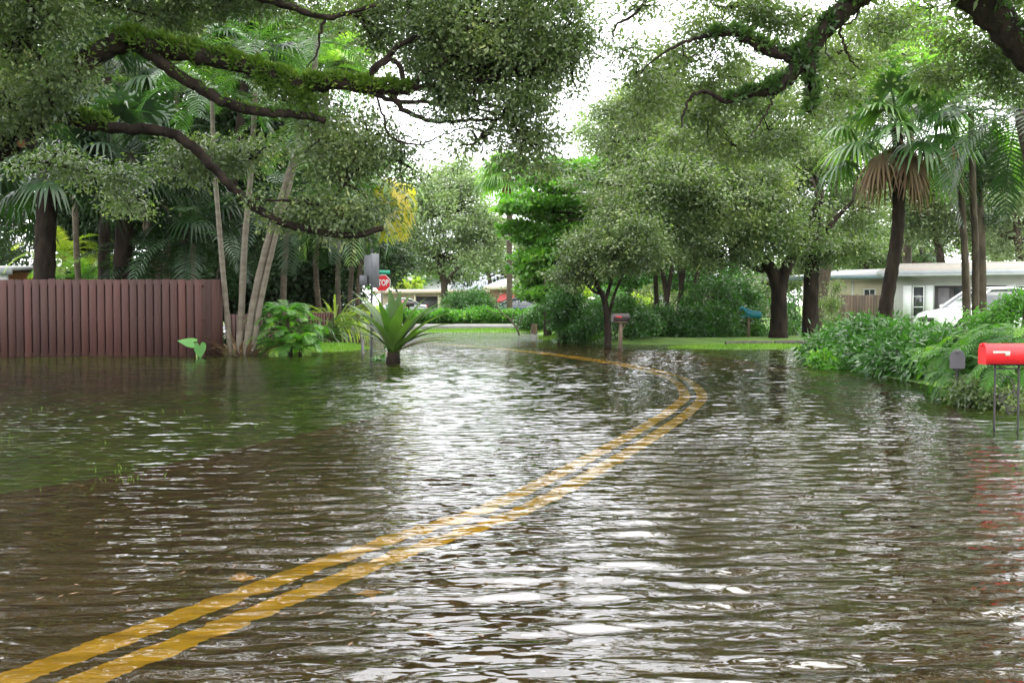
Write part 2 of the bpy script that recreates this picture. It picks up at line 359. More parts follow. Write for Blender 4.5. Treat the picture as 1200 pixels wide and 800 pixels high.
def crown(g, ells, nleaf, L, W=None, clump=.38, sub=.30, per=34, flat=.55, tg=None, tr=.012, hollow=.25, vis=True):
    """leaf sprigs inside clumps inside ellipsoids; twigs go to tg"""
    W = W or L * .5
    vol = np.array([(e[1][0] * e[1][2]) * max(.3, min(1, e[1][1])) ** .3 * (e[2] if len(e) > 2 else 1) for e in ells]); vol = vol / vol.sum()
    for e, w in zip(ells, vol):
        c, r = e[0], e[1]
        nl = max(60, int(nleaf * w)); ns = max(3, nl // per)
        nc = max(6, int(ns / 7))
        d = rdir(nc); rad = (hollow + (1 - hollow) * R.random(nc)) ** .6 * (1 + .3 * np.abs(R.normal(size=nc)) * (R.random(nc) < .4))
        cc = c + d * r * rad[:, None]
        cr = np.minimum(r.min() * clump * 1.2, .20 * r.mean() + .12) * (.45 + 1.0 * R.random(nc))
        pick = R.integers(0, nc, ns)
        ds = rdir(ns); sc_ = cc[pick] + ds * (cr[pick] * (.35 + .65 * R.random(ns)) )[:, None] * np.array([1.15, 1.15, .75])
        if tg is not None:
            for q in range(nc):
                m_ = (c + cc[q]) / 2 + R.normal(size=3) * .1 * r.mean()
                tube(tg, catmull([c, m_, cc[q]], 3), np.linspace(tr * 2.2, tr, 7), 4, cap=False)
            for q in range(0, ns, 2):
                tube(tg, np.array([cc[pick[q]], sc_[q]]), [tr * .6, tr * .3], 3, cap=False)
        nz_ = nl // 7; dz_ = rdir(nz_) * r * (1.28 * R.random((nz_, 1)) ** .45); az_ = rdir(nz_)
        leaves(g, c + dz_, az_ + [0, 0, -.2], nrm(rdir(nz_) * .7 + [0, 0, 1]), L * (.6 + .7 * R.random(nz_)), W * (.6 + .6 * R.random(nz_)))
        idx = (ns * R.random(nl) ** 1.25).astype(int); off = R.normal(size=(nl, 3)) * sub * .5 * np.array([1, 1, flat])
        pos = sc_[idx] + off
        dr = nrm(off + R.normal(size=(nl, 3)) * .18 + np.array([0, 0, -.12]))
        no = nrm(np.array([0, 0, 1.0]) + R.normal(size=(nl, 3)) * .62)
        leaves(g, pos, dr, no, L * (.45 + 1.1 * R.random(nl)), W * (.5 + 1.0 * R.random(nl)), np.clip(R.random(nl) * .7 + .3 * R.random(ns)[idx], 0, 1))

def fan_leaf(g, base, d, size, pet, droop=.5, seg=26, mi=0, g2=None):
    """costapalmate fan: petiole then ribbed blades drooping at the tips"""
    d = nrm(d); up = np.array([0, 0, 1.0]); side = nrm(np.cross(d, up)) if abs(d[2]) < .98 else np.array([1.0, 0, 0]); nn = np.cross(side, d)
    hub = base + d * pet + np.array([0, 0, -droop * pet * .15])
    tube(g2 or g, np.array([base, (base + hub) / 2 + nn * pet * .05, hub]), [.018, .014, .010], 4, cap=False, rnd=.3, mi=mi)
    a = np.linspace(-2.35, 2.35, seg) + R.normal(size=seg) * .03; rn = random.random()
    L = size * (.72 + .28 * np.cos(a / 2)) * (.9 + .2 * R.random(seg))
    dir0 = d[None] * np.cos(a)[:, None] + side[None] * np.sin(a)[:, None]
    w = size * .055
    ts = np.array([0, .35, .7, 1.0]); V = []
    sd = nrm(np.cross(dir0, nn[None]))
    for t in ts:
        p = hub + dir0 * (L * t)[:, None] + nn * .06 * size * math.sin(t * 3) + np.array([0, 0, -1.0]) * (droop * size * (t ** 2.4))[..., None] * (.8 + .4 * R.random(seg))[:, None] * .8
        ww = w * (.5 if t == 0 else 1.0 if t < .5 else .7 if t < .9 else .08)
        V.append(np.stack([p + sd * ww, p - sd * ww], 1))
    V = np.stack(V, 1)  # seg,4,2,3
    base_i = (np.arange(seg) * 8)[:, None]
    Fq = np.concatenate([base_i + np.array([[0 + 2 * k, 1 + 2 * k, 3 + 2 * k, 2 + 2 * k]]) for k in range(3)])
    rnd = np.tile(np.clip(rn + R.normal(size=seg) * .1, 0, 1), 3)
    g.add(V.reshape(-1, 3), Fq, rnd, mi)

def frond(g, base, az, el, L, curve, nl=26, ll=.45, lw=.03, droop=.4, mi=0, vee=.4, rr=.014, taper=True, twist=0, stem_mi=None):
    """pinnate frond: arching rachis with two ranks of leaflets"""
    n = 12; s = np.linspace(0, 1, n); e = el - curve * s ** 1.3
    step = L / (n - 1); hd = np.array([math.cos(az), math.sin(az), 0])
    pts = [np.asarray(base, float)]
    for i in range(1, n): pts.append(pts[-1] + step * (hd * math.cos(e[i]) + np.array([0, 0, math.sin(e[i])])))
    pts = np.array(pts); rn = random.random()
    tube(g, pts, np.linspace(rr, rr * .25, n), 4, cap=False, rnd=.6, mi=mi if stem_mi is None else stem_mi)
    T = nrm(np.gradient(pts, axis=0)); sideh = np.array([-math.sin(az), math.cos(az), 0])
    t = np.linspace(.14, 1, nl); p = np.stack([np.interp(t, s, pts[:, k]) for k in range(3)], -1); tt = np.stack([np.interp(t, s, T[:, k]) for k in range(3)], -1)
    nn = nrm(np.cross(sideh[None] * np.ones((nl, 1)), tt))
    prof = np.sin(np.clip(t * .9 + .12, 0, 1) * np.pi) ** .5 if taper else np.ones(nl)
    for sg in (-1, 1):
        d = nrm(tt * .65 + sg * sideh * 1.0 + nn * vee * (.7 + .6 * R.random(nl))[:, None] * (1 if nn[0][2] > 0 else -1) + R.normal(size=(nl, 3)) * .05)
        l = ll * prof * (.85 + .3 * R.random(nl)); mid = p + d * (l * .5)[:, None] + np.array([0, 0, -1]) * (droop * l * .12)[:, None]
        tip = p + d * (l * .95)[:, None] + np.array([0, 0, -1]) * (droop * l * .55)[:, None]
        sd = nrm(np.cross(d, nn)); w = lw * .5
        V = np.stack([p + sd * w * .5, p - sd * w * .5, mid - sd * w, mid + sd * w, tip - sd * w * .1, tip + sd * w * .1], 1)
        b = (np.arange(nl) * 6)[:, None]
        Fq = np.concatenate([b + np.array([[0, 1, 2, 3]]), b + np.array([[3, 2, 4, 5]])])
        g.add(V.reshape(-1, 3), Fq, np.tile(np.clip(rn + R.normal(size=nl) * .12, 0, 1), 2), mi)

def strap(g, base, az, el, L, W, curve, n=8, mi=0, fold=.25, tipw=.02, rnd=None, belly=.5):
    s = np.linspace(0, 1, n); e = el - curve * s ** 1.5; step = L / (n - 1); hd = np.array([math.cos(az), math.sin(az), 0]); sd = np.array([-math.sin(az), math.cos(az), 0])
    pts = [np.asarray(base, float)]
    for i in range(1, n): pts.append(pts[-1] + step * (hd * math.cos(e[i]) + np.array([0, 0, math.sin(e[i])])))
    pts = np.array(pts); w = W * (np.sin(np.pi * np.clip(.16 + s * .84, 0, 1) ** (1 / (belly * 1.6))) ** .7); w[-1] = W * tipw; w = np.maximum(w, W * tipw)
    T = nrm(np.gradient(pts, axis=0)); nn = np.cross(sd, T); nn *= -1 if nn[0][2] < 0 else 1
    Lp = pts + sd * w[:, None] / 2 + nn * (w * fold)[:, None]; Rp = pts - sd * w[:, None] / 2 + nn * (w * fold)[:, None]
    V = np.stack([Lp, pts, Rp], 1).reshape(-1, 3); i = (np.arange(n - 1) * 3)[:, None]
    Fq = np.concatenate([i + np.array([[0, 1, 4, 3]]), i + np.array([[1, 2, 5, 4]])])
    g.add(V, Fq, random.random() if rnd is None else rnd, mi)

def epiphyte(g, path, rad, n, size, side=1.0, spread=1.0):
    """resurrection fern along the top of a limb"""
    path = np.asarray(path); m = len(path); t = R.random(n) * (m - 1); i = t.astype(int); i = np.minimum(i, m - 2); f = (t - i)[:, None]
    p = path[i] * (1 - f) + path[i + 1] * f; r = np.interp(t, np.arange(m), np.ones(m) * rad)
    T = nrm(path[i + 1] - path[i]); s = nrm(np.cross(T, [0, 0, 1])); th = R.normal(size=n) * .95 * spread
    nd = s * np.sin(th)[:, None] + np.array([0, 0, 1.0]) * np.cos(th)[:, None]
    kp = (np.sin(t * 1.9 + 1.0) + np.sin(t * .83) + .9 * R.normal(size=n)) > -.55; size = size * (1 + .35 * np.sin(t * 1.3))
    pos = p + nd * (r * (.9 + .35 * R.random(n)))[:, None]
    d = nrm(nd * .5 + s * np.sign(np.sin(th))[:, None] * .5 + R.normal(size=(n, 3)) * .5 + np.array([0, 0, .1]))
    leaves(g, pos[kp], d[kp], nrm(nd + R.normal(size=(n, 3)) * .5)[kp], (size * (.6 + .8 * R.random(n)))[kp], (size * .38)[kp])

# ------------------------------------------------------------------ terrain and water
road_c = [(-6.6, -6), (-4.3, -2), (-3.2, 0.2), (-2.65, 1.4), (-2.15, 2.5)]
for px, py in ((45, 800), (250, 722), (457, 642), (600, 592), (700, 540), (765, 502), (800, 478), (812, 461), (790, 442), (740, 429), (690, 421), (630, 413)):
    q = U(px, py, .08); road_c.append((q[0], q[1]))
road_c += [(-1.6, 31.5), (-5.0, 35.5), (-10, 39), (-18, 42), (-40, 47)]
RC = catmull([(a, b, 0) for a, b in road_c], 8)[:, :2]
def offset(path, d):
    T = nrm(np.gradient(path, axis=0)); Nn = np.stack([-T[:, 1], T[:, 0]], -1); return path + Nn * d
def seg_dist(X, Y, poly, closed=False):
    pts = np.asarray(poly, float); n = len(pts); best = np.full(X.shape, 1e9)
    for i in range(n if closed else n - 1):
        a, b = pts[i], pts[(i + 1) % n]; d = b - a; L2 = (d ** 2).sum() + 1e-9
        t = np.clip(((X - a[0]) * d[0] + (Y - a[1]) * d[1]) / L2, 0, 1)
        best = np.minimum(best, np.hypot(X - a[0] - d[0] * t, Y - a[1] - d[1] * t))
    return best
def inside(X, Y, poly):
    pts = np.asarray(poly, float); r = np.zeros(X.shape, bool); n = len(pts)
    for i in range(n):
        a, b = pts[i], pts[(i + 1) % n]
        c = ((a[1] > Y) != (b[1] > Y)) & (X < (b[0] - a[0]) * (Y - a[1]) / (b[1] - a[1] + 1e-12) + a[0]); r ^= c
    return r
def g2(px, py): q = G(px, py); return (q[0], q[1])
land_right = [(2.2, 58), (1.2, 50), g2(628, 391), g2(700, 403), g2(760, 404), g2(850, 403.5), g2(965, 403.5), g2(985, 408), g2(958, 428), g2(1020, 438), g2(1105, 455), g2(1140, 480), (6.9, 12.3), (8.5, 11), (10, 0), (9, -30), (300, -30), (300, 58)]
land_far = [(-300, 60), (-30, 57.5), (-6, 57), (3, 56), (300, 56), (300, 600), (-300, 600)]
land_left = [(-300, 26.5), g2(262, 415), g2(300, 413), g2(345, 412), (-5.6, 30), (-8.5, 37), (-20, 45), (-60, 52), (-300, 58)]
def hfun(X, Y):
    dr = seg_dist(X, Y, RC)
    z = np.where(dr < 3.35, -.15, -.09 + np.clip((dr - 3.35) * .02, 0, .035))
    z = np.where(Y > 44, np.minimum(z, -.13), z)
    for poly, top, sl in ((land_right, .16, .16), (land_far, .34, .12), (land_left, .10, .12)):
        d = seg_dist(X, Y, poly, True); ins = inside(X, Y, poly)
        hh = np.where(ins, np.minimum(top, -.01 + d * sl), -.01 - d * .12); z = np.maximum(z, hh)
    def bump(cx, cy, rx, ry, h, a=0):
        u = (X - cx) * math.cos(a) + (Y - cy) * math.sin(a); v = -(X - cx) * math.sin(a) + (Y - cy) * math.cos(a)
        q = (u / rx) ** 2 + (v / ry) ** 2; return -.6 + (h + .6) * np.exp(-q ** 1.5 * .35)
    z = np.maximum(z, bump(-5.2, 28.9, 1.5, 2.6, .07))
    q = G(880, 408); z = np.maximum(z, bump(q[0], q[1], 3.4, .95, .055, .02))
    z = np.maximum(z, bump(-1.4, 46.5, 4.2, 2.2, .07))
    z = np.maximum(z, bump(2.0, 37.5, 1.3, 3.2, .09))
    z = np.where(dr < 3.35, np.minimum(z, -.15), z)
    z = z + .012 * np.sin(X * 1.7 + 1.3 * np.sin(Y * .9)) * np.sin(Y * 1.3 + .7)* (z > -.07)*0.6
    return z
xs = np.unique(np.concatenate([np.linspace(-300, -30, 14), np.arange(-30, 30, .4), np.linspace(30, 300, 14)]))
ys = np.unique(np.concatenate([np.linspace(-60, -8, 6), np.arange(-8, 64, .4), np.linspace(64, 600, 20)]))
X, Y = np.meshgrid(xs, ys); Z = hfun(X, Y); nx, ny = len(xs), len(ys)
def gridmesh(X, Y, Z):
    g = Geo(); ny, nx = X.shape; i = np.arange(ny - 1)[:, None] * nx + np.arange(nx - 1)[None]
    Fq = np.stack([i, i + 1, i + nx + 1, i + nx], -1).reshape(-1, 4)
    g.add(np.stack([X, Y, Z], -1).reshape(-1, 3), Fq, .5); return g
tag(gridmesh(X, Y, Z).build('ground', 'ground', smooth=True), kind='structure')
def hz(x, y): return float(hfun(np.array([float(x)]), np.array([float(y)]))[0])

def ribbon(path, d0, d1, z, m, name, parent=None, wob=0):
    a = offset(path, d0); b = offset(path, d1); n = len(path)
    if wob:
        k = np.arange(n)
        a = a + np.stack([R.normal(size=n), R.normal(size=n)], -1) * wob; b = b + np.stack([R.normal(size=n), R.normal(size=n)], -1) * wob
    za = np.full(n, z); V = np.concatenate([np.c_[a, za], np.c_[b, za]]); i = np.arange(n - 1)
    g = Geo(); g.add(V, np.stack([i, i + n, i + n + 1, i + 1], -1)[:, ::-1], .5); return g.build(name, m, parent)
tag(ribbon(RC, -3.2, 3.2, -.08, 'road', 'road'), kind='structure')
RF = catmull([(a, b, 0) for a, b in road_c], 60)[:, :2]
keep = (RF[:, 1] > -4) & (RF[:, 1] < 33)
RL = RF[keep]
for d0 in (.045, -.195):
    tag(ribbon(RL, d0, d0 + .15, -.076, 'ylw', 'road_line', wob=.0025), kind='structure')
# cross street far away and its kerb
g = Geo(); box(g, (10, 53.6, -.1), (140, 5.2, .04)); tag(g.build('side_street', 'road'), kind='structure')
g = Geo(); box(g, (8, 56.6, .02), (120, .35, .26), bev=.03); tag(g.build('kerb', 'concrete'), kind='structure')

# flood water: real wavelets where they can be told apart, flat beyond; the finest ripples are in the material
wxs = np.unique(np.concatenate([np.linspace(-90, -12, 12), np.arange(-12, 12, .05), np.linspace(12, 90, 12)]))
wys = np.unique(np.concatenate([np.linspace(-40, 2.0, 8), np.arange(2.0, 12, .022), np.arange(12, 30, .034), np.arange(30, 44, .25), np.linspace(44, 75, 8)]))
WX, WY = np.meshgrid(wxs, wys); WZ = np.zeros_like(WX)
NW = 72; rw = np.random.default_rng(5)
lam = np.exp(rw.uniform(math.log(.095), math.log(.34), NW)); th = math.pi / 2 + .12 + rw.normal(size=NW) * .27; ph = rw.uniform(0, 6.28, NW)
slope = .135 * math.sqrt(2.0 / NW) * np.where(lam > .3, .7, 1.0)
for l_, t_, p_, s_ in zip(lam, th, ph, slope):
    k_ = 2 * math.pi / l_; WZ += (s_ / k_) * np.sin(k_ * (WX * math.cos(t_) + WY * math.sin(t_)) + p_ + .8 * np.sin(WX * .9 + p_) + .6 * np.sin(WY * .7 + 2 * p_))
def sst(x, a, b): t_ = np.clip((x - a) / (b - a), 0, 1); return t_ * t_ * (3 - 2 * t_)
amp = (.55 + .45 * sst(WX + .12 * WY, -3.2, .4)) * (.8 + .25 * np.sin(WX * .55 + 1.2 * np.sin(WY * .23)) * np.sin(WY * .31 + .5))
amp *= sst(WX, -12, -11) * (1 - sst(WX, 11, 12)) * sst(WY, 2.0, 2.6) * (1 - sst(WY, 28, 30))
WZ *= amp
tag(gridmesh(WX, WY, WZ).build('water', 'water', smooth=True), kind='structure')

# raised reflectors beside the double line
def reflector(px, py, label):
    q = U(px, py, .07); t = thing('road_reflector', label, 'road reflector', (q[0], q[1], -.076), -.5, 'raised reflectors beside the double yellow line')
    g = Geo(); V = np.array([[x, y, 0] for x, y in ((-.05, -.05), (.05, -.05), (.05, .05), (-.05, .05))] + [[x, y, .018] for x, y in ((-.046, -.028), (.046, -.028), (.046, .028), (-.046, .028))])
    g.add(V, [[0, 1, 5, 4], [1, 2, 6, 5], [2, 3, 7, 6], [3, 0, 4, 7], [4, 5, 6, 7]]); local(g.build('marker_body', 'rpm', t))
reflector(284, 676, 'small yellow road reflector on the left side of the double yellow line')
reflector(434, 694, 'small yellow road reflector on the right side of the double yellow line')

# grass on the bits of lawn that stand out of the water
def grass_patch(name, spots, n, hgt, zmin=-.02, m='grass'):
    g = Geo(); cx = []; 
    for (x, y, rx, ry) in spots:
        a = R.random(n) * 6.283; r = np.sqrt(R.random(n)); cx.append(np.stack([x + np.cos(a) * r * rx, y + np.sin(a) * r * ry], -1))
    c = np.concatenate(cx); z = hfun(c[:, 0], c[:, 1]); k = z > zmin; c = c[k]; z = z[k]; n = len(c)
    pos = np.c_[c, z - .01]; d = nrm(np.c_[R.normal(size=(n, 2)) * .35, np.ones(n)])
    leaves(g, pos, d, rdir(n), hgt * (.5 + R.random(n)), .012 + hgt * .05)
    return tag(g.build(name, m), kind='stuff')
o = grass_patch('grass', [(-5.2, 28.9, 1.7, 3.0), (-1.4, 46.5, 4.6, 2.6), (2.0, 37.5, 1.6, 3.6)], 9000, .11, -.03)
q = G(880, 408); o = grass_patch('grass', [(q[0], q[1], 3.9, 1.3)], 16000, .09, -.02)
g = Geo(); 
for px, py, n, s in ((140, 562, 60, .09), (158, 549, 40, .1), (165, 556, 40, .09), (345, 484, 26, .12), (282, 485, 8, .14), (300, 500, 14, .12), (190, 484, 18, .12), (60, 480, 20, .13), (48, 487, 16, .12), (6, 515, 24, .12), (90, 575, 20, .1), (1185, 560, 30, .1), (1192, 551, 20, .12), (350, 478, 16, .12), (120, 520, 12, .12), (230, 500, 14, .12), (1092, 470, 8, .1)):
    n = n // 2; q = G(px, py); pos = np.array([q[0], q[1], -.045]) + np.c_[R.normal(size=(n, 2)) * .07 * np.array([1.6, 1.4]), np.zeros(n)]
    leaves(g, pos, nrm(np.c_[R.normal(size=(n, 2)) * .35, np.ones(n)]), rdir(n), (.05 + s * .35) * (.6 + .6 * R.random(n)), .005)
tag(g.build('grass', 'grass'), kind='stuff')
# bits of leaf and twig afloat
g = Geo(); n = 260; px = 20 + 560 * R.random(n); py = 430 + 330 * R.random(n) ** 1.5; pos = np.array([G(a, b, .004) for a, b in zip(px, py)])
a = R.random(n) * 6.28; leaves(g, pos, np.c_[np.cos(a), np.sin(a), np.zeros(n)], np.tile([0, 0, 1.0], (n, 1)), .025 + .03 * R.random(n), .014)
tag(g.build('fallen_leaves', 'dry'), kind='stuff')

# ------------------------------------------------------------------ trees
def tree(name, label, ells, nleaf, L, trunks, lm='oak', bm='bark', group=None, cat='tree', sub=.3, clump=.38, per=34, limb=True, tr=.012, moss=None, flat=.55, W=None, k=9):
    """trunks: list of (list of points, list of radii); limbs reach from the trunks' upper nodes to each clump of the crown"""
    b = trunks[0][0][0]; t = thing(name, label, cat, (b[0], b[1], b[2]), 0, group)
    tg = Geo(); nodes = []
    for pts, rad in trunks:
        p = catmull(pts, 6); r = np.interp(np.linspace(0, 1, len(p)), np.linspace(0, 1, len(rad)), rad)
        tube(tg, p, r, k, rough=.12); h = len(p)
        for i in range(h // 2, h): nodes.append((p[i], r[i]))
    if limb:
        for e in ells:
            c = e[0]; dd = [np.linalg.norm(c - n_[0]) + (2.0 if n_[0][2] > c[2] + .3 else 0) for n_ in nodes]; i = int(np.argmin(dd)); p0, r0 = nodes[i]
            m1 = p0 * .55 + c * .45 + np.array([0, 0, .10 * dd[i]]) + R.normal(size=3) * .06 * dd[i]
            pp = catmull([p0, m1, c], 6); tube(tg, pp, np.linspace(max(.02, min(r0 * .7, .12)), .02, len(pp)), 6, cap=False, rough=.15)
    lg = Geo(); crown(lg, ells, nleaf, L, W, clump, sub, per, flat, tg, tr)
    tg.build('trunk', bm, t, smooth=True); lg.build('crown', lm, t)
    return t, nodes

def px_path(pts, D):
    return [P(p[0], p[1], p[2] if len(p) > 2 else D) for p in pts]

# --- the great oak on the left, trunk outside the frame
D0 = 18.0
t = thing('oak_tree', 'huge oak whose fern covered limbs arch over the water from the left', 'tree', (P(-170, 420, D0)[0], D0, 0))
tg = Geo(); mg = Geo(); LIMB = []
def limb(pts, r0, r1, k=9, fern=0, D=D0, fsize=.09):
    p = catmull(px_path(pts, D), 7); p = p + R.normal(size=p.shape) * .012; r = np.linspace(r0, r1, len(p)); tube(tg, p, r, k, rough=.22)
    LIMB.append((p, r))
    if fern: epiphyte(mg, p, r, fern, fsize)
    return p, r
b0 = P(-170, 420, D0); b0[2] = -.1
p = catmull([b0, P(-165, 330, D0), P(-140, 260, D0), P(-90, 215, D0), P(-30, 185, D0)], 7); tube(tg, p, np.linspace(.55, .3, len(p)), 14, rough=.1); LIMB.append((p, np.linspace(.55, .3, len(p))))
limb([(-30, 185), (0, 170), (22, 158), (45, 132), (80, 95), (115, 62), (150, 47)], .24, .17, 12, 2600)
limb([(150, 47), (200, 58), (255, 70), (310, 84), (350, 98), (400, 98), (440, 104), (480, 104)], .17, .10, 10, 11000, fsize=.11)
limb([(150, 47), (185, 70), (230, 102), (270, 122), (310, 132), (345, 134), (380, 140)], .12, .06, 9, 500)
limb([(20, 160), (60, 138), (90, 142), (130, 150), (190, 153), (225, 172), (255, 202), (285, 232), (320, 256), (360, 268), (410, 276), (450, 268)], .12, .05, 9, 0)
pc = catmull(px_path([(30, 150), (60, 136), (90, 140), (130, 148)], D0), 7); epiphyte(mg, pc, .12, 3200, .11)
pc = catmull(px_path([(300, 95), (340, 112), (370, 125)], D0), 7); epiphyte(mg, pc, .14, 3000, .11)
limb([(-90, 215), (-60, 100), (-10, 20), (60, -40), (160, -90)], .25, .1, 10, 0)
limb([(480, 104), (505, 80), (545, 60), (590, 30), (630, -10)], .07, .03, 7, 0)
limb([(480, 104), (460, 70), (425, 95), (400, 98)], .05, .03, 6, 0)
limb([(425, 98), (440, 80), (475, 50), (520, 30), (560, -10)], .06, .025, 7, 0)
limb([(480, 104), (520, 98), (570, 92), (620, 84), (660, 60)], .06, .02, 7, 0)
limb([(455, 104), (475, 130), (510, 142), (560, 140), (610, 140)], .055, .02, 7, 200)
limb([(430, 105), (460, 118), (500, 120), (550, 118), (590, 125)], .05, .02, 7, 0)
limb([(440, 108), (450, 140), (458, 160), (490, 170), (520, 158), (550, 150), (590, 160)], .022, .010, 6, 0)
limb([(-60, 100), (100, -30), (240, -20), (330, 5), (382, 20), (440, 6)], .12, .03, 7, 400)
limb([(382, 20), (375, 40), (372, 62), (360, 80)], .03, .012, 5, 0)
limb([(160, -90), (300, -160), (420, -190), (520, -180)], .10, .04, 7, 0)
ells = [E(30, 50, 70, 60, 17), E(5, 120, 55, 60, 17), E(100, -5, 90, 36, 18.5), E(62, 110, 20, 30, 17.2, .4), E(30, 0, 80, 40, 16),
        E(200, -15, 90, 42, 19.5), E(300, -30, 90, 45, 19.5), E(180, 15, 50, 20, 19.5, .6), E(330, -20, 60, 30, 19), E(340, 112, 36, 16, 18.6, .5), E(385, 160, 36, 34, 18.8, .7), E(425, 170, 45, 50, 18.5, .8), E(405, 215, 45, 36, 18.3, .8),
        E(300, 185, 50, 24, 19.2, .7), E(215, 195, 36, 22, 19.6, .5), E(120, 205, 46, 20, 20, .5), E(60, 190, 34, 18, 19.5, .5), E(155, 235, 30, 16, 20.5, .5), E(345, 235, 45, 26, 18, .5), E(420, 265, 32, 22, 18.2, .5), E(395, 245, 50, 24, 18.2, .6),
        E(420, 20, 60, 34, 19.5, .8), E(480, 10, 60, 40, 19, .8), E(550, 20, 80, 60, 18), E(620, 20, 70, 55, 18, 1), E(560, 80, 80, 36, 18, 1), E(620, 90, 56, 45, 18, 1), E(655, 40, 34, 50, 18, .8),
        E(590, 135, 60, 34, 18, .8), E(615, 165, 34, 34, 18, .6), E(520, 112, 60, 26, 18.3, .7, ), E(500, 50, 40, 36, 19.2, .8), E(560, 165, 26, 22, 18, .4), E(250, 175, 50, 18, 19.6, .6), E(470, 190, 18, 30, 18.6, .4),
        E(670, 80, 22, 34, 18, .4), E(560, 50, 90, 50, 19, 1)]
lg = Geo(); crown(lg, ells, 120000, .086, .044, sub=.40, per=58, tg=tg, tr=.013)
# the rest of the crown, unseen above the frame and over the verge, added to darken the reflections
up = [E(px, py, 150, 80, D, 2.0) for px, py, D in ((-60, -120, 17), (120, -150, 18), (300, -170, 19), (-200, -20, 15), (-100, -300, 16), (80, -330, 17), (240, -350, 18), (0, -520, 16), (200, -540, 17), (-250, -200, 13), (-300, 60, 13), (-200, -700, 13), (0, -760, 14), (220, -740, 15))]
crown(lg, up, 38000, .17, .10, sub=.45, per=36, tg=tg, tr=.015)
nr = [(np.array([x, y, z]), np.array([1.9, 1.9, 1.1])) for x, y, z in ((-8.5, 13, 7), (-9, 9, 7.5), (-6.5, 9.5, 8.2), (-7.5, 5, 8), (-5, 6.5, 8.6), (-10, 4, 7), (-6, 13.5, 8.2), (-11, 12, 7), (-6.5, 1.5, 8.6), (-9, -1, 8))]  # also unseen; put overhead to keep the left side in shade
crown(lg, nr, 14000, .17, .10, sub=.5, per=36, tg=tg, tr=.015)
for a, b in (((-140, 260), (-8.5, 13, 6.6)), ((-140, 260), (-9, 9, 7.2))):
    q = P(a[0], a[1], D0); tube(tg, catmull([q, (q + np.array(b)) / 2 + np.array([0, 0, 1.0]), np.array(b), np.array(b) + np.array([3, -4, 1.0])], 6), np.linspace(.25, .05, 19), 8, rough=.2)
tg.build('trunk', 'barkdark', t, smooth=True); lg.build('crown', 'oak', t); mg.build('limb_fern', 'moss', t)
g = Geo(); q = P(25, 168, D0 - .33); tube(g, np.array([q + [0, .42, .06], q + [0, 0, 0]]), [.10, .095], 12, cap=True, mi=0); q2 = q + np.array([0, -.004, 0]); tube(g, np.array([q2, q2 + [0, -.004, 0]]), [.075, .07], 12, mi=1)
g.build('sawn_stub', ['barkdark', 'cutwood'], t)

# --- the oak on the right, limbs coming in from the top edge
D1 = 16.0
t = thing('oak_tree', 'oak with dark vine wrapped limbs hanging in from the top right corner', 'tree', (P(1420, 440, D1)[0], D1, 0))
tg = Geo(); mg = Geo()
b0 = P(1420, 440, D1); b0[2] = -.1
p = catmull([b0, P(1410, 300, D1), P(1370, 170, D1), P(1290, 100, D1), P(1215, 70, D1)], 7); tube(tg, p, np.linspace(.5, .26, len(p)), 14, rough=.1)
limb([(1290, 100), (1240, 90), (1205, 62), (1175, 30), (1140, -2), (1090, -40), (1050, -60)], .28, .20, 12, 3200, D1, .10)
limb([(1090, -40), (1040, -30), (1010, -8), (985, 15), (958, 45), (940, 70)], .19, .14, 10, 3600, D1, .10)
limb([(940, 70), (915, 100), (885, 108), (850, 118)], .13, .055, 9, 2600, D1, .10)
limb([(940, 68), (905, 60), (880, 48), (860, 38), (825, 42)], .11, .045, 9, 2200, D1, .10)
limb([(945, 60), (948, 85), (952, 110), (948, 132)], .12, .04, 8, 1400, D1, .13)
limb([(850, 118), (825, 108), (808, 116), (800, 135), (798, 150)], .04, .01, 6, 0, D1)
limb([(825, 42), (790, 55), (765, 72), (745, 90)], .03, .008, 6, 0, D1)
limb([(840, 42), (838, 60), (845, 80)], .015, .006, 5, 0, D1)
limb([(800, 55), (805, 68), (828, 60), (838, 48)], .012, .007, 5, 0, D1)
limb([(905, 105), (903, 125), (890, 145), (880, 160)], .02, .008, 5, 0, D1)
limb([(1000, 5), (985, 30), (988, 50), (998, 72), (1010, 82)], .03, .008, 5, 0, D1)
limb([(1008, 0), (1000, 25), (972, 38), (968, 60), (980, 75)], .02, .006, 5, 0, D1)
limb([(1020, -30), (900, -60), (800, -50), (770, -20), (745, 15), (722, 30), (717, 50)], .06, .010, 6, 0, D1)
ells = [E(745, 8, 34, 14, 16.2, .5), E(850, 8, 60, 34, 18.1, .8), E(820, 50, 50, 26, 18.6, .8), E(900, 20, 40, 30, 18.6, .7), E(790, 80, 40, 26, 18.6, .7), E(770, 115, 40, 30, 17.2, .7), E(850, 90, 60, 30, 19.1, .8), E(830, 140, 60, 26, 19.6, .8),
        E(900, 150, 50, 30, 19.6, .8), E(745, 85, 26, 20, 17.2, .4), E(975, 110, 30, 30, 19.1, .5), E(990, 60, 40, 40, 19.6, .8), E(1020, 30, 36, 26, 18.2, .6), E(940, 20, 20, 20, 17.900000000000002, .4), E(955, 125, 20, 24, 17.8, .4),
        E(1150, 60, 50, 36, 17.6, .7), E(1180, 30, 40, 40, 17.2, .6), E(1175, 95, 40, 30, 17.7, .6), E(1120, 95, 40, 22, 18.0, .6), E(1185, -10, 60, 40, 16.7, .8), E(1090, 10, 40, 20, 18.7, .6), E(730, 60, 20, 20, 17.2, .3), E(860, 170, 50, 20, 19.6, .7)]
lg = Geo(); crown(lg, ells, 40000, .082, .042, sub=.38, per=44, tg=tg, tr=.007)
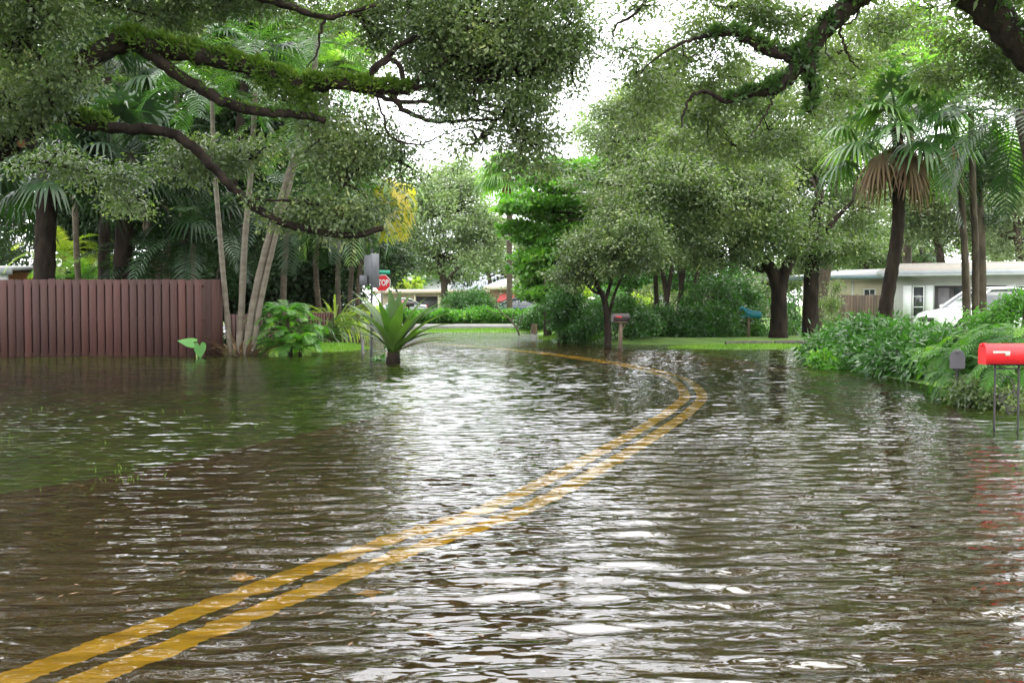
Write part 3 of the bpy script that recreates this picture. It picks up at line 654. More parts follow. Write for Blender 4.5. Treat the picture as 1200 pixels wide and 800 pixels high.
up = [E(px, py, 130, 70, D, 1.6) for px, py, D in ((1060, -110, 16), (1200, -110, 15), (930, -180, 17), (1120, -260, 15), (1260, -230, 13), (1350, -60, 14), (1180, -420, 13), (1320, -420, 12), (1000, -380, 16), (1250, -600, 11))]  # unseen upper crown, added so the water at the right reflects dark
crown(lg, up, 26000, .16, .09, sub=.45, per=36, tg=tg, tr=.014)
tg.build('trunk', 'barkdark', t, smooth=True); lg.build('crown', 'oak2', t); mg.build('limb_vine', 'vine', t)

# --- forked oak and its neighbour in the middle right
def gp(px, py, D):  # on the ground, at this distance
    q = P(px, py, D); q[2] = hz(q[0], q[1]) - .05; return q
Dc = 33.5
tree('oak_tree', 'dark forked oak standing by the turquoise mailbox, its crown spreading over the bend',
     [E(746, 195, 36, 34, 34), E(760, 160, 60, 40, 35), E(820, 190, 60, 36, 33), E(760, 220, 70, 36, 32), E(830, 240, 70, 36, 32), E(738, 235, 34, 30, 33), E(890, 225, 50, 36, 33), E(880, 270, 60, 26, 32, 1), E(800, 275, 60, 24, 32, 1), E(930, 265, 40, 26, 33, 1), E(860, 165, 50, 30, 36), E(730, 130, 36, 26, 36), E(790, 120, 50, 26, 36), E(740, 275, 50, 22, 32, 1), E(900, 190, 40, 30, 36), E(850, 300, 50, 12, 32, .8)],
     98000, .115, [([gp(912, 400, Dc), P(913, 370, Dc), P(914, 335, Dc), P(926, 305, Dc), P(945, 270, Dc), P(960, 235, Dc)], [.32, .27, .25, .17, .13, .09]),
                  ([P(914, 345, Dc), P(905, 318, Dc), P(890, 300, Dc), P(872, 285, Dc), P(840, 262, Dc), P(800, 240, Dc)], [.24, .20, .17, .14, .12, .08]),
                  ([P(905, 318, Dc), P(880, 312, Dc + .2), P(868, 295, Dc + .3), P(862, 260, Dc)], [.12, .10, .09, .06])], 'oak', 'barkdark', sub=.5, W=.06, per=56)
Dd = 34.5
tree('oak_tree', 'oak with a straight thick trunk, just right of the forked oak',
     [E(960, 215, 40, 40, 36), E(1000, 250, 34, 30, 36), E(985, 285, 40, 22, 35, 1), E(940, 300, 30, 18, 34.6, .8), E(1010, 200, 26, 30, 37), E(970, 170, 40, 30, 38), E(930, 190, 30, 30, 37), E(1010, 290, 26, 14, 35, .7)],
     36000, .11, [([gp(950, 399, Dd), P(950, 360, Dd), P(951, 320, Dd), P(956, 280, Dd), P(965, 235, Dd)], [.31, .26, .25, .2, .1]),
                  ([P(953, 300, Dd), P(975, 262, Dd), P(1000, 235, Dd)], [.12, .09, .05])], 'oak', 'barkdark', sub=.48, W=.058, per=52)
# --- leaning multi stem tree by the black mailbox
De = 30.5
stems = [([gp(712, 405, De), P(712, 380, De), P(708, 350, De), P(700, 335, De), P(690, 300, De)], [.12, .10, .09, .06, .04]),
         ([P(709, 352, De), P(716, 330, De), P(722, 300, De)], [.06, .05, .03]), ([P(707, 346, De), P(692, 338, De), P(680, 315, De)], [.05, .04, .03]), ([P(712, 375, De), P(722, 340, De), P(740, 300, De)], [.05, .04, .03])]
tree('oak_tree', 'small leaning tree with grey green crown beside the black mailbox', [E(712, 290, 40, 28, 30.5, 1.1), E(742, 285, 40, 30, 30, 1), E(682, 302, 22, 16, 31, .7), E(735, 252, 36, 24, 31, .9), E(770, 300, 34, 18, 31, .8), E(680, 318, 30, 14, 30.5, .6)],
     38000, .095, stems, 'oak', 'barkdark', sub=.42, W=.05, per=50)
# --- bundle of stems behind the shrubs, under the big crown
Df = 37
st = []
for px, tx in ((770, 768), (778, 790), (786, 772), (793, 805), (800, 796), (806, 822)):
    st.append(([gp(px, 395, Df), P((px * 2 + tx) / 3, 350, Df), P(tx, 290, Df), P(tx + R.normal() * 6, 250, Df)], [.11, .09, .07, .05]))
tree('fig_tree', 'tree of many close brown stems behind the shrubs in the middle', [E(760, 262, 60, 34, 38, 1.4), E(820, 270, 50, 34, 38, 1.2), E(800, 220, 60, 34, 39, 1.2)], 16000, .13, st, 'oak2', 'bark', sub=.4)
# --- bright layered tree
Dg = 37
lay = []
for i in range(120):
    f = R.random(); py = 188 + 160 * f; w = 24 + 34 * math.sin(min(1, f * 1.2) * math.pi) ; px = 660 + (R.random() * 2 - 1) * w * 1.1 - 20 * max(0, f - .3)
    lay.append(E(px, py, 13 + 8 * R.random(), 3.6, Dg + R.normal() * 1.0, .5))
tree('almond_tree', 'bright green tree with leaves in flat layers, left of the grey oak crowns', lay, 34000, .17, [([gp(642, 386, Dg), P(642, 330, Dg), P(648, 260, Dg), P(655, 195, Dg)], [.16, .13, .09, .04])], 'bright', 'bark', sub=.34, flat=.35, W=.12, per=24)
# --- pale tree in front of the far carport
Dh = 78
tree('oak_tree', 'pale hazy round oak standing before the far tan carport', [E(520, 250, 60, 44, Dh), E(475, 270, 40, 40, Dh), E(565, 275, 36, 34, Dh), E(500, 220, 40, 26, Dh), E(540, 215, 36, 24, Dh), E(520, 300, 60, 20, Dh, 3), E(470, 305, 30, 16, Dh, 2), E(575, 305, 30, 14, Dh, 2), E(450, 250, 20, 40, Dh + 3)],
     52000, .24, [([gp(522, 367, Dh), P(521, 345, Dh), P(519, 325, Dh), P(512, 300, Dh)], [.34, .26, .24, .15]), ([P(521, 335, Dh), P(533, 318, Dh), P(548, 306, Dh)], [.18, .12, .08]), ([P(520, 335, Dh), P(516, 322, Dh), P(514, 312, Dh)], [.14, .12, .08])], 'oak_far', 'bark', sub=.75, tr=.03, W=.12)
# --- background trees, each its own
bg = [
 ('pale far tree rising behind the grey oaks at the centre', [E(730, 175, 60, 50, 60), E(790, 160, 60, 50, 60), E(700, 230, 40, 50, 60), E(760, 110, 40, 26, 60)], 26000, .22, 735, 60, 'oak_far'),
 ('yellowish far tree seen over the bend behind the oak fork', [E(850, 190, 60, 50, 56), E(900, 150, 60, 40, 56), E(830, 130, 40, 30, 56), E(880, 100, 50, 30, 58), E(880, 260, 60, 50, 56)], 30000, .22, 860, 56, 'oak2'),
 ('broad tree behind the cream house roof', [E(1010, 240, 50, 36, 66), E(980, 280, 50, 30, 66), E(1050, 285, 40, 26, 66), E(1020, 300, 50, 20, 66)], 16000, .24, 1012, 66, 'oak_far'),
 ('large leafy tree above the white house roof', [E(1090, 230, 50, 40, 56), E(1110, 195, 60, 30, 58), E(1075, 265, 40, 30, 56), E(1130, 255, 40, 40, 57), E(1160, 215, 50, 40, 57)], 30000, .2, 1108, 57, 'oak'),
 ('tree with a leaning trunk at the right edge behind the white house', [E(1190, 220, 40, 40, 54), E(1230, 260, 50, 50, 54), E(1180, 280, 30, 20, 55), E(1240, 190, 50, 40, 54)], 20000, .2, 1192, 54, 'oak_far'),
 ('tall olive tree behind the fan palms at the top right', [E(990, 90, 50, 50, 46), E(1030, 50, 40, 40, 46), E(1000, 150, 40, 40, 46), E(1060, 100, 50, 50, 47), E(960, 150, 30, 40, 46)], 26000, .16, 955, 46, 'oak2'),
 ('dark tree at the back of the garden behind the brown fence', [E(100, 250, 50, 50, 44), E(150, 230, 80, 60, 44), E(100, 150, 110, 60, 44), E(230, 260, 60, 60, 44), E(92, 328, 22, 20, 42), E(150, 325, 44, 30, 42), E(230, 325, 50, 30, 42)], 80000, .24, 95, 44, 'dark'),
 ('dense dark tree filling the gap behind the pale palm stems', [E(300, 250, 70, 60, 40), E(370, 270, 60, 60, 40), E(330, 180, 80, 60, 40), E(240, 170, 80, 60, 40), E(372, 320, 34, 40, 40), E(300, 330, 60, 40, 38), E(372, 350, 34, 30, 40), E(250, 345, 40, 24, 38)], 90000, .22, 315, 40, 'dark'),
 ('tall loose tree at the top left above the arching limbs', [E(120, 60, 130, 60, 40), E(260, 40, 110, 60, 40), E(380, 60, 70, 60, 40), E(20, 80, 80, 60, 40)], 50000, .2, 200, 40, 'oak2'),
 ('dark tree between the yellow palm and the pale oak', [E(412, 345, 16, 30, 62), E(400, 370, 22, 16, 60), E(425, 250, 30, 50, 62), E(450, 300, 34, 34, 62), E(400, 200, 50, 50, 62)], 20000, .24, 430, 62, 'dark'),
 ('low dark tree behind the red awning', [E(570, 300, 30, 26, 100), E(600, 320, 34, 20, 100), E(545, 320, 30, 16, 104)], 9000, .32, 575, 100, 'dark'),
 ('rounded tree behind the far tan carport', [E(470, 320, 30, 20, 112), E(440, 320, 34, 26, 112), E(505, 315, 30, 16, 112)], 9000, .36, 468, 112, 'bright'),
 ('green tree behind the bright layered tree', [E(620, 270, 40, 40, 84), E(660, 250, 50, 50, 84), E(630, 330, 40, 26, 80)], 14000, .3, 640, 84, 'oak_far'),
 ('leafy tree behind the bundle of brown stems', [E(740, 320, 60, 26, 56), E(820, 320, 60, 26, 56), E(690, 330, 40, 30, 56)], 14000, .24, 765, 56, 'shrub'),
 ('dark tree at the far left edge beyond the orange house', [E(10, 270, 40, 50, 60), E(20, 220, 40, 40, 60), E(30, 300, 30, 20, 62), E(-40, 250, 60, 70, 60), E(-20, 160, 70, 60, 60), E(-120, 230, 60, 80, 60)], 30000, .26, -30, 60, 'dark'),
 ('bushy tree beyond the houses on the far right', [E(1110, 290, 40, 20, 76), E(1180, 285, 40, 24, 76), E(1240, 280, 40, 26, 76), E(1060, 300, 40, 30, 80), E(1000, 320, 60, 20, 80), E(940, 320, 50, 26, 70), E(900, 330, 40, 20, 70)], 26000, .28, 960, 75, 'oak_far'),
]
for lab, el, n, L, px, D, lm in bg:
    y = min(e[0][2] for e in el); b = gp(px, 370, D); top = el[0][0]
    tree('background_tree', lab, el, n, L, [([b, b * .6 + top * .4 + np.array([.2, 0, 0]), top * .85 + b * .15, top + np.array([0, 0, .5])], [.3, .24, .16, .08])], lm, 'bark', group='trees in the gardens beyond the flooded road', sub=.7, tr=.025)

# ------------------------------------------------------------------ palms
def trunk_mesh(t, pts, rad, m='palmbark', k=10, rings=True):
    g = Geo(); p = catmull(pts, 10); r = np.interp(np.linspace(0, 1, len(p)), np.linspace(0, 1, len(rad)), rad)
    if rings: r = r * (1 + .05 * np.sin(np.arange(len(p)) * 2.1))
    tube(g, p, r, k, rough=.06); g.build('trunk', m, t, smooth=True); return p
def fan_palm(label, pts, rad, n, size, pet, lm='palm', ndead=8, group=None, dead_sz=.8, bm='palmbark', low=-.5):
    b = pts[0]; t = thing('fan_palm', label, 'palm tree', b, 0, group); p = trunk_mesh(t, pts, rad, bm); c = p[-1]
    g = Geo()
    for i in range(n):
        az = i * 2.399 + R.random() * .4; el = low + (1.35 - low) * ((i + .5) / n) ; d = np.array([math.cos(az) * math.cos(el), math.sin(az) * math.cos(el), math.sin(el)])
        fan_leaf(g, c + d * .08 + np.array([0, 0, (el) * .12]), d, size * (.85 + .3 * R.random()), pet * (.8 + .4 * R.random()), droop=.75 - .25 * el)
    g.build('crown', lm, t)
    if ndead:
        g = Geo()
        for i in range(ndead):
            az = i * 2.399 + .5; el = -.25 - .9 * R.random(); d = np.array([math.cos(az) * math.cos(el), math.sin(az) * math.cos(el), math.sin(el)])
            fan_leaf(g, c + np.array([0, 0, -.15]), d, size * dead_sz, pet * .7, droop=1.1, seg=22)
        g.build('dead_fronds', 'dry', t)
    return t
def feather_palm(label, pts, rad, n, L, ll, lm='palm', bm='palmbark', shaft=False, name='feather_palm', group=None, nl=26, lw=.035, lo=-.2, hi=1.35, curve=1.5, droop=.5, vee=.3, azr=None):
    b = pts[0]; t = thing(name, label, 'palm tree', b, 0, group); p = trunk_mesh(t, pts, rad, bm); c = p[-1]
    if shaft:
        g = Geo(); tube(g, catmull([c, c + np.array([.01, 0, shaft * .6]), c + np.array([0, 0, shaft])], 4), np.linspace(rad[-1] * 1.25, rad[-1] * .7, 9), 10); g.build('crownshaft', 'greenstem', t, smooth=True); c = c + np.array([0, 0, shaft * .9])
    g = Geo()
    for i in range(n):
        az = i * 2.399 + R.random() * .4 if azr is None else azr[0] + (azr[1] - azr[0]) * R.random(); el = lo + (hi - lo) * ((i + .5) / n)
        frond(g, c, az, el, L * (.85 + .3 * R.random()), curve * (.8 + .4 * R.random()), nl, ll, lw, droop, vee=vee)
    g.build('crown', lm, t); return t

# behind the brown fence
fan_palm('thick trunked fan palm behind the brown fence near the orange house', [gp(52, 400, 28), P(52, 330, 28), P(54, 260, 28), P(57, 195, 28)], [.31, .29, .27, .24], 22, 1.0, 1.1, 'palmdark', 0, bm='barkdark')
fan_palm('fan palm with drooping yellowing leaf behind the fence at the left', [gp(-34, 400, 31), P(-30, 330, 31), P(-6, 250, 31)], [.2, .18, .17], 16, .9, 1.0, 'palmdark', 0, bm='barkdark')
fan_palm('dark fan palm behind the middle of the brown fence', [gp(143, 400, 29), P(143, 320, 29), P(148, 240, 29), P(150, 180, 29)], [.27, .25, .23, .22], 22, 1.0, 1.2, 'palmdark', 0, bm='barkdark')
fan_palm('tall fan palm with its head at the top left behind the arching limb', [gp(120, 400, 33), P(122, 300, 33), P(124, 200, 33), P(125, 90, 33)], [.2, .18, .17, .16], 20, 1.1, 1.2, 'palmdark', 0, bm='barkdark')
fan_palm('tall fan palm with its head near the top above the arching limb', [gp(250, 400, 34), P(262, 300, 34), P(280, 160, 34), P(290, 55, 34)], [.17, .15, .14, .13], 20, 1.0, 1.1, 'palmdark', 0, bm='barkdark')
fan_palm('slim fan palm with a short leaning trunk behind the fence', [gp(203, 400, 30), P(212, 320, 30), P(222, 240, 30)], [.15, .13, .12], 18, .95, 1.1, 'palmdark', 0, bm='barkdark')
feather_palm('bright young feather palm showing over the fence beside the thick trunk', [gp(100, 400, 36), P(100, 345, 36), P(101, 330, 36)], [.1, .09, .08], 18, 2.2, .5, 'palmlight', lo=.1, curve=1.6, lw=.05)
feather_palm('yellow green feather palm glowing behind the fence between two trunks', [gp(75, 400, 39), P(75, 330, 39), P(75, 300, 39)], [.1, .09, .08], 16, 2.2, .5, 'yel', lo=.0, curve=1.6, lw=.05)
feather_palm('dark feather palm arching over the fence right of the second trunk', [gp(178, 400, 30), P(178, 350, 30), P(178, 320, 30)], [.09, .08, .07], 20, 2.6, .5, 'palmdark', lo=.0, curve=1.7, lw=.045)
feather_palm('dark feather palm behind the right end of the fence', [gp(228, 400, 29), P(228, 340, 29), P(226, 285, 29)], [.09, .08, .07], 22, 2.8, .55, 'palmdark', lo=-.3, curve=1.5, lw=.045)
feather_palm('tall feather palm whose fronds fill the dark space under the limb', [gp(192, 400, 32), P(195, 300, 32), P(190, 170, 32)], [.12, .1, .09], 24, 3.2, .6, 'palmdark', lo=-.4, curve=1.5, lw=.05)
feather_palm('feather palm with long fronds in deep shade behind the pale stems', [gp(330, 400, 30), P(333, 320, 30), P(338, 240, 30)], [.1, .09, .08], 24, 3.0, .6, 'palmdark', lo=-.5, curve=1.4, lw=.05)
feather_palm('feather palm hanging its green fronds over the striped plant', [gp(398, 395, 34), P(396, 330, 34), P(398, 225, 34)], [.1, .09, .08], 26, 3.0, .65, 'palm', lo=-.4, curve=1.7, lw=.05, droop=.9)
feather_palm('palm with golden yellow fronds left of the pale far oak', [gp(420, 392, 36), P(420, 330, 36), P(432, 270, 36), P(441, 228, 36)], [.09, .08, .075, .07], 13, 2.0, .55, 'gold', lo=-.3, hi=1.1, curve=2.2, lw=.06, droop=1.1, azr=(-1.4, .8))
feather_palm('green palm arching above the golden fronds', [gp(408, 392, 36), P(412, 320, 36), P(424, 215, 36)], [.09, .08, .07], 22, 2.6, .6, 'palmlight', lo=-.2, hi=1.2, curve=1.9, lw=.05, droop=.9)
feather_palm('feather palm with shining fronds at the top left behind the limbs', [gp(100, 400, 35), P(90, 300, 35), P(85, 110, 35)], [.12, .1, .09], 22, 3.0, .6, 'palm', lo=-.4, curve=1.6, lw=.05)
feather_palm('sunlit feather palm crown at the top above the long limb', [gp(220, 400, 38), P(215, 300, 38), P(205, 60, 38)], [.12, .1, .09], 22, 3.0, .6, 'palmlight', lo=-.2, curve=1.6, lw=.05)
feather_palm('feather palm crown near the top behind the hanging oak sprays', [gp(380, 400, 37), P(370, 300, 37), P(385, 80, 37)], [.12, .1, .09], 20, 2.6, .6, 'palmlight', lo=-.3, curve=1.6, lw=.05)

# the clump of pale slender stems at the fence corner
t = thing('palm_clump', 'clump of pale slender palm stems rising at the corner of the brown fence', 'palm tree', gp(285, 416, 25.2))
Ds = 25.2
for pts, r in (([(271, 416), (266, 370), (258, 280), (251, 190), (248, 110)], (.075, .05)), ([(279, 416), (283, 360), (287, 280), (294, 200), (302, 60)], (.09, .06)), ([(287, 416), (298, 350), (316, 275), (338, 205), (362, 120), (372, 50)], (.10, .065)),
               ([(296, 414), (304, 360), (322, 280), (340, 215), (356, 150)], (.08, .055)), ([(290, 416), (296, 380), (310, 320), (322, 270)], (.07, .05))):
    g = Geo(); q = [P(a, b, Ds + .1 * i) for i, (a, b) in enumerate(pts)]; q[0][2] = -.15; p = catmull(q, 8); tube(g, p, np.linspace(r[0], r[1], len(p)) * (1 + .06 * np.sin(np.arange(len(p)) * 1.9)), 9); g.build('stem', 'stem', t, smooth=True)
    if pts[-1][1] < 160:
        g = Geo()
        for i in range(11): frond(g, p[-1], i * 2.399, .1 + 1.1 * i / 11, 2.1, 1.7, 26, .5, .04, .6)
        g.build('crown', 'palm', t)
g = Geo()
for i in range(60):
    a = R.random() * 6.28; rr = .1 + .45 * R.random(); q = gp(285, 416, 25.2) + np.array([math.cos(a) * rr, math.sin(a) * rr * .6, .0]); strap(g, q, a, 1.2 - .5 * R.random(), .5 + .6 * R.random(), .05, .8, 5)
g.build('husks', 'dry', t)

# right side palms
Dp = 25.5
fan_palm('fan palm with a dark curving trunk and a skirt of brown dead leaves', [gp(1034, 400, Dp), P(1034, 385, Dp), P(1043, 330, Dp), P(1052, 270, Dp), P(1053, 215, Dp), P(1052, 150, Dp)], [.22, .18, .16, .155, .14, .13], 28, .95, 1.15, 'palm', 12, bm='barkdark', low=-.5, dead_sz=.75)
fan_palm('fan palm with hanging brown fronds, left of the curving palm trunk', [gp(1010, 400, 31), P(1010, 330, 31), P(1012, 240, 31), P(1010, 150, 31)], [.1, .1, .1, .1], 18, .95, 1.0, 'palmlight', 10, bm='barkdark', low=-.6) if False else None
t2 = fan_palm('fan palm high behind the others with pale green fans', [gp(1062, 395, 60), P(1063, 300, 60), P(1066, 200, 60), P(1068, 70, 60)], [.26, .24, .22, .2], 24, 1.8, 2.0, 'palmlight', 4)
fan_palm('fan palm whose short trunk shows just above the white house roof', [gp(1088, 390, 64), P(1086, 320, 64), P(1080, 290, 64)], [.2, .18, .17], 18, 1.0, 1.2, 'palm', 4)
fan_palm('fan palm head behind the cream house roof', [gp(1025, 395, 74), P(1025, 340, 74), P(1024, 305, 74)], [.2, .18, .17], 18, 1.3, 1.4, 'palmlight', 0)
Dq = 26
feather_palm('slim grey trunked palm, left of the two before the white house', [gp(1132, 400, Dq), P(1132, 370, Dq), P(1130, 290, Dq), P(1126, 220, Dq), P(1120, 168, Dq)], [.10, .085, .08, .078, .075], 14, 2.4, .6, 'palmlight', bm='bark', shaft=.9, lo=.1, curve=1.5, lw=.05, vee=.4)
feather_palm('slim grey trunked palm, right of the two before the white house', [gp(1144, 400, Dq + .3), P(1143, 370, Dq), P(1143, 290, Dq), P(1140, 220, Dq), P(1138, 130, Dq)], [.10, .09, .085, .08, .075], 15, 2.6, .6, 'palm', bm='bark', lo=-.2, curve=1.5, lw=.05, vee=.4)
feather_palm('dark feather palm leaning in at the right edge', [gp(1230, 410, 21), P(1225, 300, 21), P(1195, 130, 21)], [.14, .13, .11], 22, 2.6, .6, 'palmdark', lo=-.6, curve=1.3, lw=.05)
feather_palm('bright feather palm at the top right above the fan palms', [gp(1133, 400, 34), P(1131, 300, 34), P(1112, 70, 34)], [.13, .11, .10], 20, 2.6, .65, 'palmlight', lo=-.1, curve=1.5, lw=.055)
q = P(1115, 181, Dq - .25); g = Geo(); ng = 160; o3 = rdir(ng) * np.array([.17, .17, .17]) * R.random((ng, 1)) ** .4
for a in o3: 
    c = q + a; tube(g, np.array([c + [0, 0, .02], c, c + [0, 0, -.02]]), [.008, .022, .008], 5, cap=False)
tf = thing('fruit_cluster', 'round cluster of orange palm fruit hanging under the green crownshaft', 'fruit', q); g.build('fruit', 'fruit', tf)
g = Geo(); tube(g, np.array([q + [0, 0, .1], P(1118, 170, Dq)]), [.015, .02], 5); g.build('stalk', 'wood', tf)
# vine round a trunk
t = thing('vine_covered_tree', 'broken trunk smothered in dark vines behind the paired slim palms', 'tree', gp(1150, 400, 30)); g = Geo(); pp = catmull([gp(1150, 400, 30), P(1150, 300, 30), P(1146, 190, 30)], 6); tube(g, pp, np.linspace(.16, .1, len(pp)), 8); g.build('trunk', 'bark', t)
g = Geo(); crown(g, [E(1146, 205, 18, 40, 30, .5), E(1150, 170, 30, 26, 30, .7), E(1165, 250, 12, 12, 30, .3), E(1175, 175, 34, 40, 29, .8)], 9000, .10, sub=.3); g.build('vine_leaves', 'dark', t)
# far palm with a brown boot head
Dk = 70
t = thing('fan_palm', 'far palm with a rusty brown boot of old leaf bases under its crown', 'palm tree', gp(596, 370, Dk)); trunk_mesh(t, [gp(597, 370, Dk), P(597, 300, Dk), P(597, 236, Dk)], [.22, .2, .24]); 
g = Geo(); pp = catmull([P(598, 242, Dk), P(595, 222, Dk), P(594, 206, Dk)], 5); tube(g, pp, np.interp(np.linspace(0, 1, len(pp)), [0, .5, 1], [.22, .42, .3]), 10, rough=.25); g.build('boot', mat('rusty leaf bases', (.30, .12, .05), (.18, .07, .03), 10, .9, .03, 12), t)
g = Geo(); c = P(594, 203, Dk)
for i in range(26):
    az = i * 2.399; el = -.5 + 1.7 * i / 26; d = np.array([math.cos(az) * math.cos(el), math.sin(az) * math.cos(el), math.sin(el)]); fan_leaf(g, c, d, 1.3, 1.3, .8)
g.build('crown', 'palmlight', t)

# ------------------------------------------------------------------ shrubs and low plants
def shrub(name, label, ells, n, L, lm='shrub', W=None, group=None, cat='shrub', sub=.22, stems=True, flat=.7, bm='bark', clump=.4):
    c0 = ells[0][0]; x, y = c0[0], c0[1]; z = hz(x, y); t = thing(name, label, cat, (x, y, z), 0, group)
    tg = Geo()
    for e in ells:
        for k in range(4):
            tgt = e[0] + rdir(1)[0] * e[1] * .5; b = np.array([x, y, z - .03]); tube(tg, catmull([b, (b + tgt) / 2 + R.normal(size=3) * .06, tgt], 4), np.linspace(.025, .01, 9), 5, cap=False)
    lg = Geo(); crown(lg, ells, n, L, W or L * .5, clump, sub, 22, flat, tg, .006, hollow=.35)
    tg.build('stems', bm, t); lg.build('foliage', lm, t); return t

sh = [
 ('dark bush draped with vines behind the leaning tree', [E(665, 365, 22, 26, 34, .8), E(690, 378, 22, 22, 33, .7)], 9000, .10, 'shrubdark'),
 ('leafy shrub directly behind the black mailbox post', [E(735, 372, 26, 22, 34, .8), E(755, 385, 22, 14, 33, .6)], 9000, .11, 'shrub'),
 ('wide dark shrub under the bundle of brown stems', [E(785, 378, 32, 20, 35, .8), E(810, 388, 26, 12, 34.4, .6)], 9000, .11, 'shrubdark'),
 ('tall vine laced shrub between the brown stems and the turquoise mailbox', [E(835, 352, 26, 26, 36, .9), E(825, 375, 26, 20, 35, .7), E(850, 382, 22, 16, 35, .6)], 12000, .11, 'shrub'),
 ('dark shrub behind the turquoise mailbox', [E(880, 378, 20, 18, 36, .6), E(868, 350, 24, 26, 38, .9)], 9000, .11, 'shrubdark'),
 ('thin leafy bush between the two thick oak trunks', [E(932, 365, 12, 26, 38, .6), E(930, 385, 14, 14, 36, .5)], 2600, .11, 'shrub'),
 ('loose bush in front of the cream wall right of the thick trunk', [E(975, 350, 12, 24, 40, .6), E(985, 380, 14, 14, 38, .6), E(972, 385, 12, 14, 37, .5)], 3000, .10, 'oak2'),
 ('low green shrub left of the vine covered stump', [E(640, 370, 20, 16, 46, .9), E(620, 376, 14, 10, 47, .6)], 6000, .13, 'shrub'),
 ('yellow green bush glowing behind the leaning tree', [E(672, 338, 18, 14, 50, .9)], 2500, .16, 'yel'),
 ('small yellow bush under the brown stems', [E(753, 352, 10, 7, 44, .5)], 1200, .13, 'yel'),
 ('shrub at the foot of the forked oak on its left side', [E(890, 392, 20, 8, 35, .4), E(860, 395, 18, 7, 34.5, .4)], 3500, .09, 'shrubdark'),
 ('leafy shrub hiding the parked white car', [E(705, 362, 18, 16, 42, .8), E(715, 350, 16, 14, 44, .8)], 5000, .13, 'shrub'),
 ('bare twiggy brown shrub behind the black mailbox shrub', [E(765, 350, 16, 16, 40, .6), E(800, 355, 14, 20, 40, .6)], 1800, .10, 'oak2'),
]
for lab, el, n, L, lm in sh: shrub('shrub', lab, el, n, L, lm, group='shrubs along the far side of the bend')
shrub('shrub', 'low dark growth filling the space behind the pale palm stems', [E(280, 396, 20, 12, 27.5, .5), E(262, 402, 12, 9, 27, .4), E(305, 402, 18, 10, 27.5, .4), E(390, 392, 30, 12, 38, .8)], 5000, .10, 'dark')
shrub('round_bush', 'clipped round dark bush right of the pale oak trunk', [E(548, 356, 28, 15, 72, 1.6), E(560, 362, 22, 12, 71, 1.4)], 12000, .16, 'shrubdark', sub=.5, clump=.3)
shrub('yellow_bush', 'small yellow green bush just under the stop sign', [E(438, 370, 8, 8, 50, .4)], 1500, .11, 'yel')
shrub('flowering_bush', 'pink flowering bush in front of the silver car', [E(473, 358, 6, 5, 76, .4), E(466, 361, 5, 3, 76, .3)], 900, .14, 'flower')
shrub('flame_bush', 'bush of green and yellow leaves before the far tan house', [E(478, 332, 18, 9, 104, 1.4), E(462, 330, 12, 10, 104, 1.2)], 3200, .3, 'yel')
g0 = Geo(); n0 = 20000
a = R.random(n0); x = -7.4 + 12.6 * a; y = 57.6 + 3.2 * R.random(n0); zz = .28 + (.42 + .16 * np.sin(x * 2.1 + y) * np.sin(x * .7) + .14 * np.sin(x * 5.3 + 2 * y)) * R.random(n0) ** .5 + .05 * R.normal(size=n0)
leaves(g0, np.c_[x, y, zz], nrm(R.normal(size=(n0, 3)) + np.array([0, 0, .7])), nrm(R.normal(size=(n0, 3)) * .6 + [0, 0, 1]), .26, .10)
tag(g0.build('ground_cover', 'fern'), 'bright green ground cover along the far kerb', 'ground cover', kind='stuff')
# long hedge on the right
hedge = [E(985, 414, 32, 12, 21.5, .8), E(1000, 402, 28, 13, 22.5, .8), E(1030, 398, 28, 16, 21, .8), E(1030, 420, 32, 14, 19.6, .7), E(1062, 404, 28, 16, 19.5, .8), E(1060, 426, 32, 14, 18.2, .6), E(1090, 408, 24, 17, 18, .7), E(1095, 430, 26, 14, 17, .5), E(1115, 412, 20, 19, 17.2, .6), E(978, 424, 18, 7, 20.8, .4)]
shrub('hedge', 'glossy dark green hedge at the water edge left of the red mailbox', hedge, 46000, .135, 'shrubdark', W=.045, sub=.3, flat=.8, cat='hedge')
shrub('shrub', 'light green leafy tips at the left end of the glossy hedge', [E(968, 425, 12, 8, 20.3, .3), E(985, 428, 10, 6, 20, .3)], 900, .12, 'fern', W=.05)

def fern_mass(name, label, spots, n, L, lm='fern', ll=.16, nl=22, lw=.03, lo=.3, cat='fern', rad=.5):
    q0 = spots[0]; t = thing(name, label, cat, (q0[0], q0[1], hz(q0[0], q0[1]))); g = Geo()
    for (x, y, z, r) in spots:
        for i in range(n):
            a = R.random() * 6.283; rr = r * rad * R.random(); b = np.array([x + math.cos(a) * rr, y + math.sin(a) * rr, z])
            frond(g, b, a + R.normal() * .4, lo + 1.0 * R.random(), L * (.65 + .6 * R.random()) * r, 1.3 + R.random(), nl, ll * r ** .5, lw, .3, vee=.1, rr=.006)
    g.build('fronds', lm, t)
    for (x, y, z, r) in spots: g = Geo(); tube(g, np.array([[x, y, hz(x, y) - .05], [x + .02, y, z + .05]]), [.05, .03], 6); g.build('stem', 'bark', t)
    return t
q = P(335, 405, 25.6); z0 = hz(q[0], q[1])
fern_mass('fern', 'bushy green fern at the foot of the pale palm stems', [(q[0], q[1], .15, 1.0), (q[0] + .1, q[1] + .1, .55, .95), (q[0] - .2, q[1] + .2, .8, .8), (q[0] + .35, q[1], .3, .8), (q[0] + .0, q[1] + .2, 1.05, .7)], 34, .8, 'fern', .22, 13, .034)
sp = []
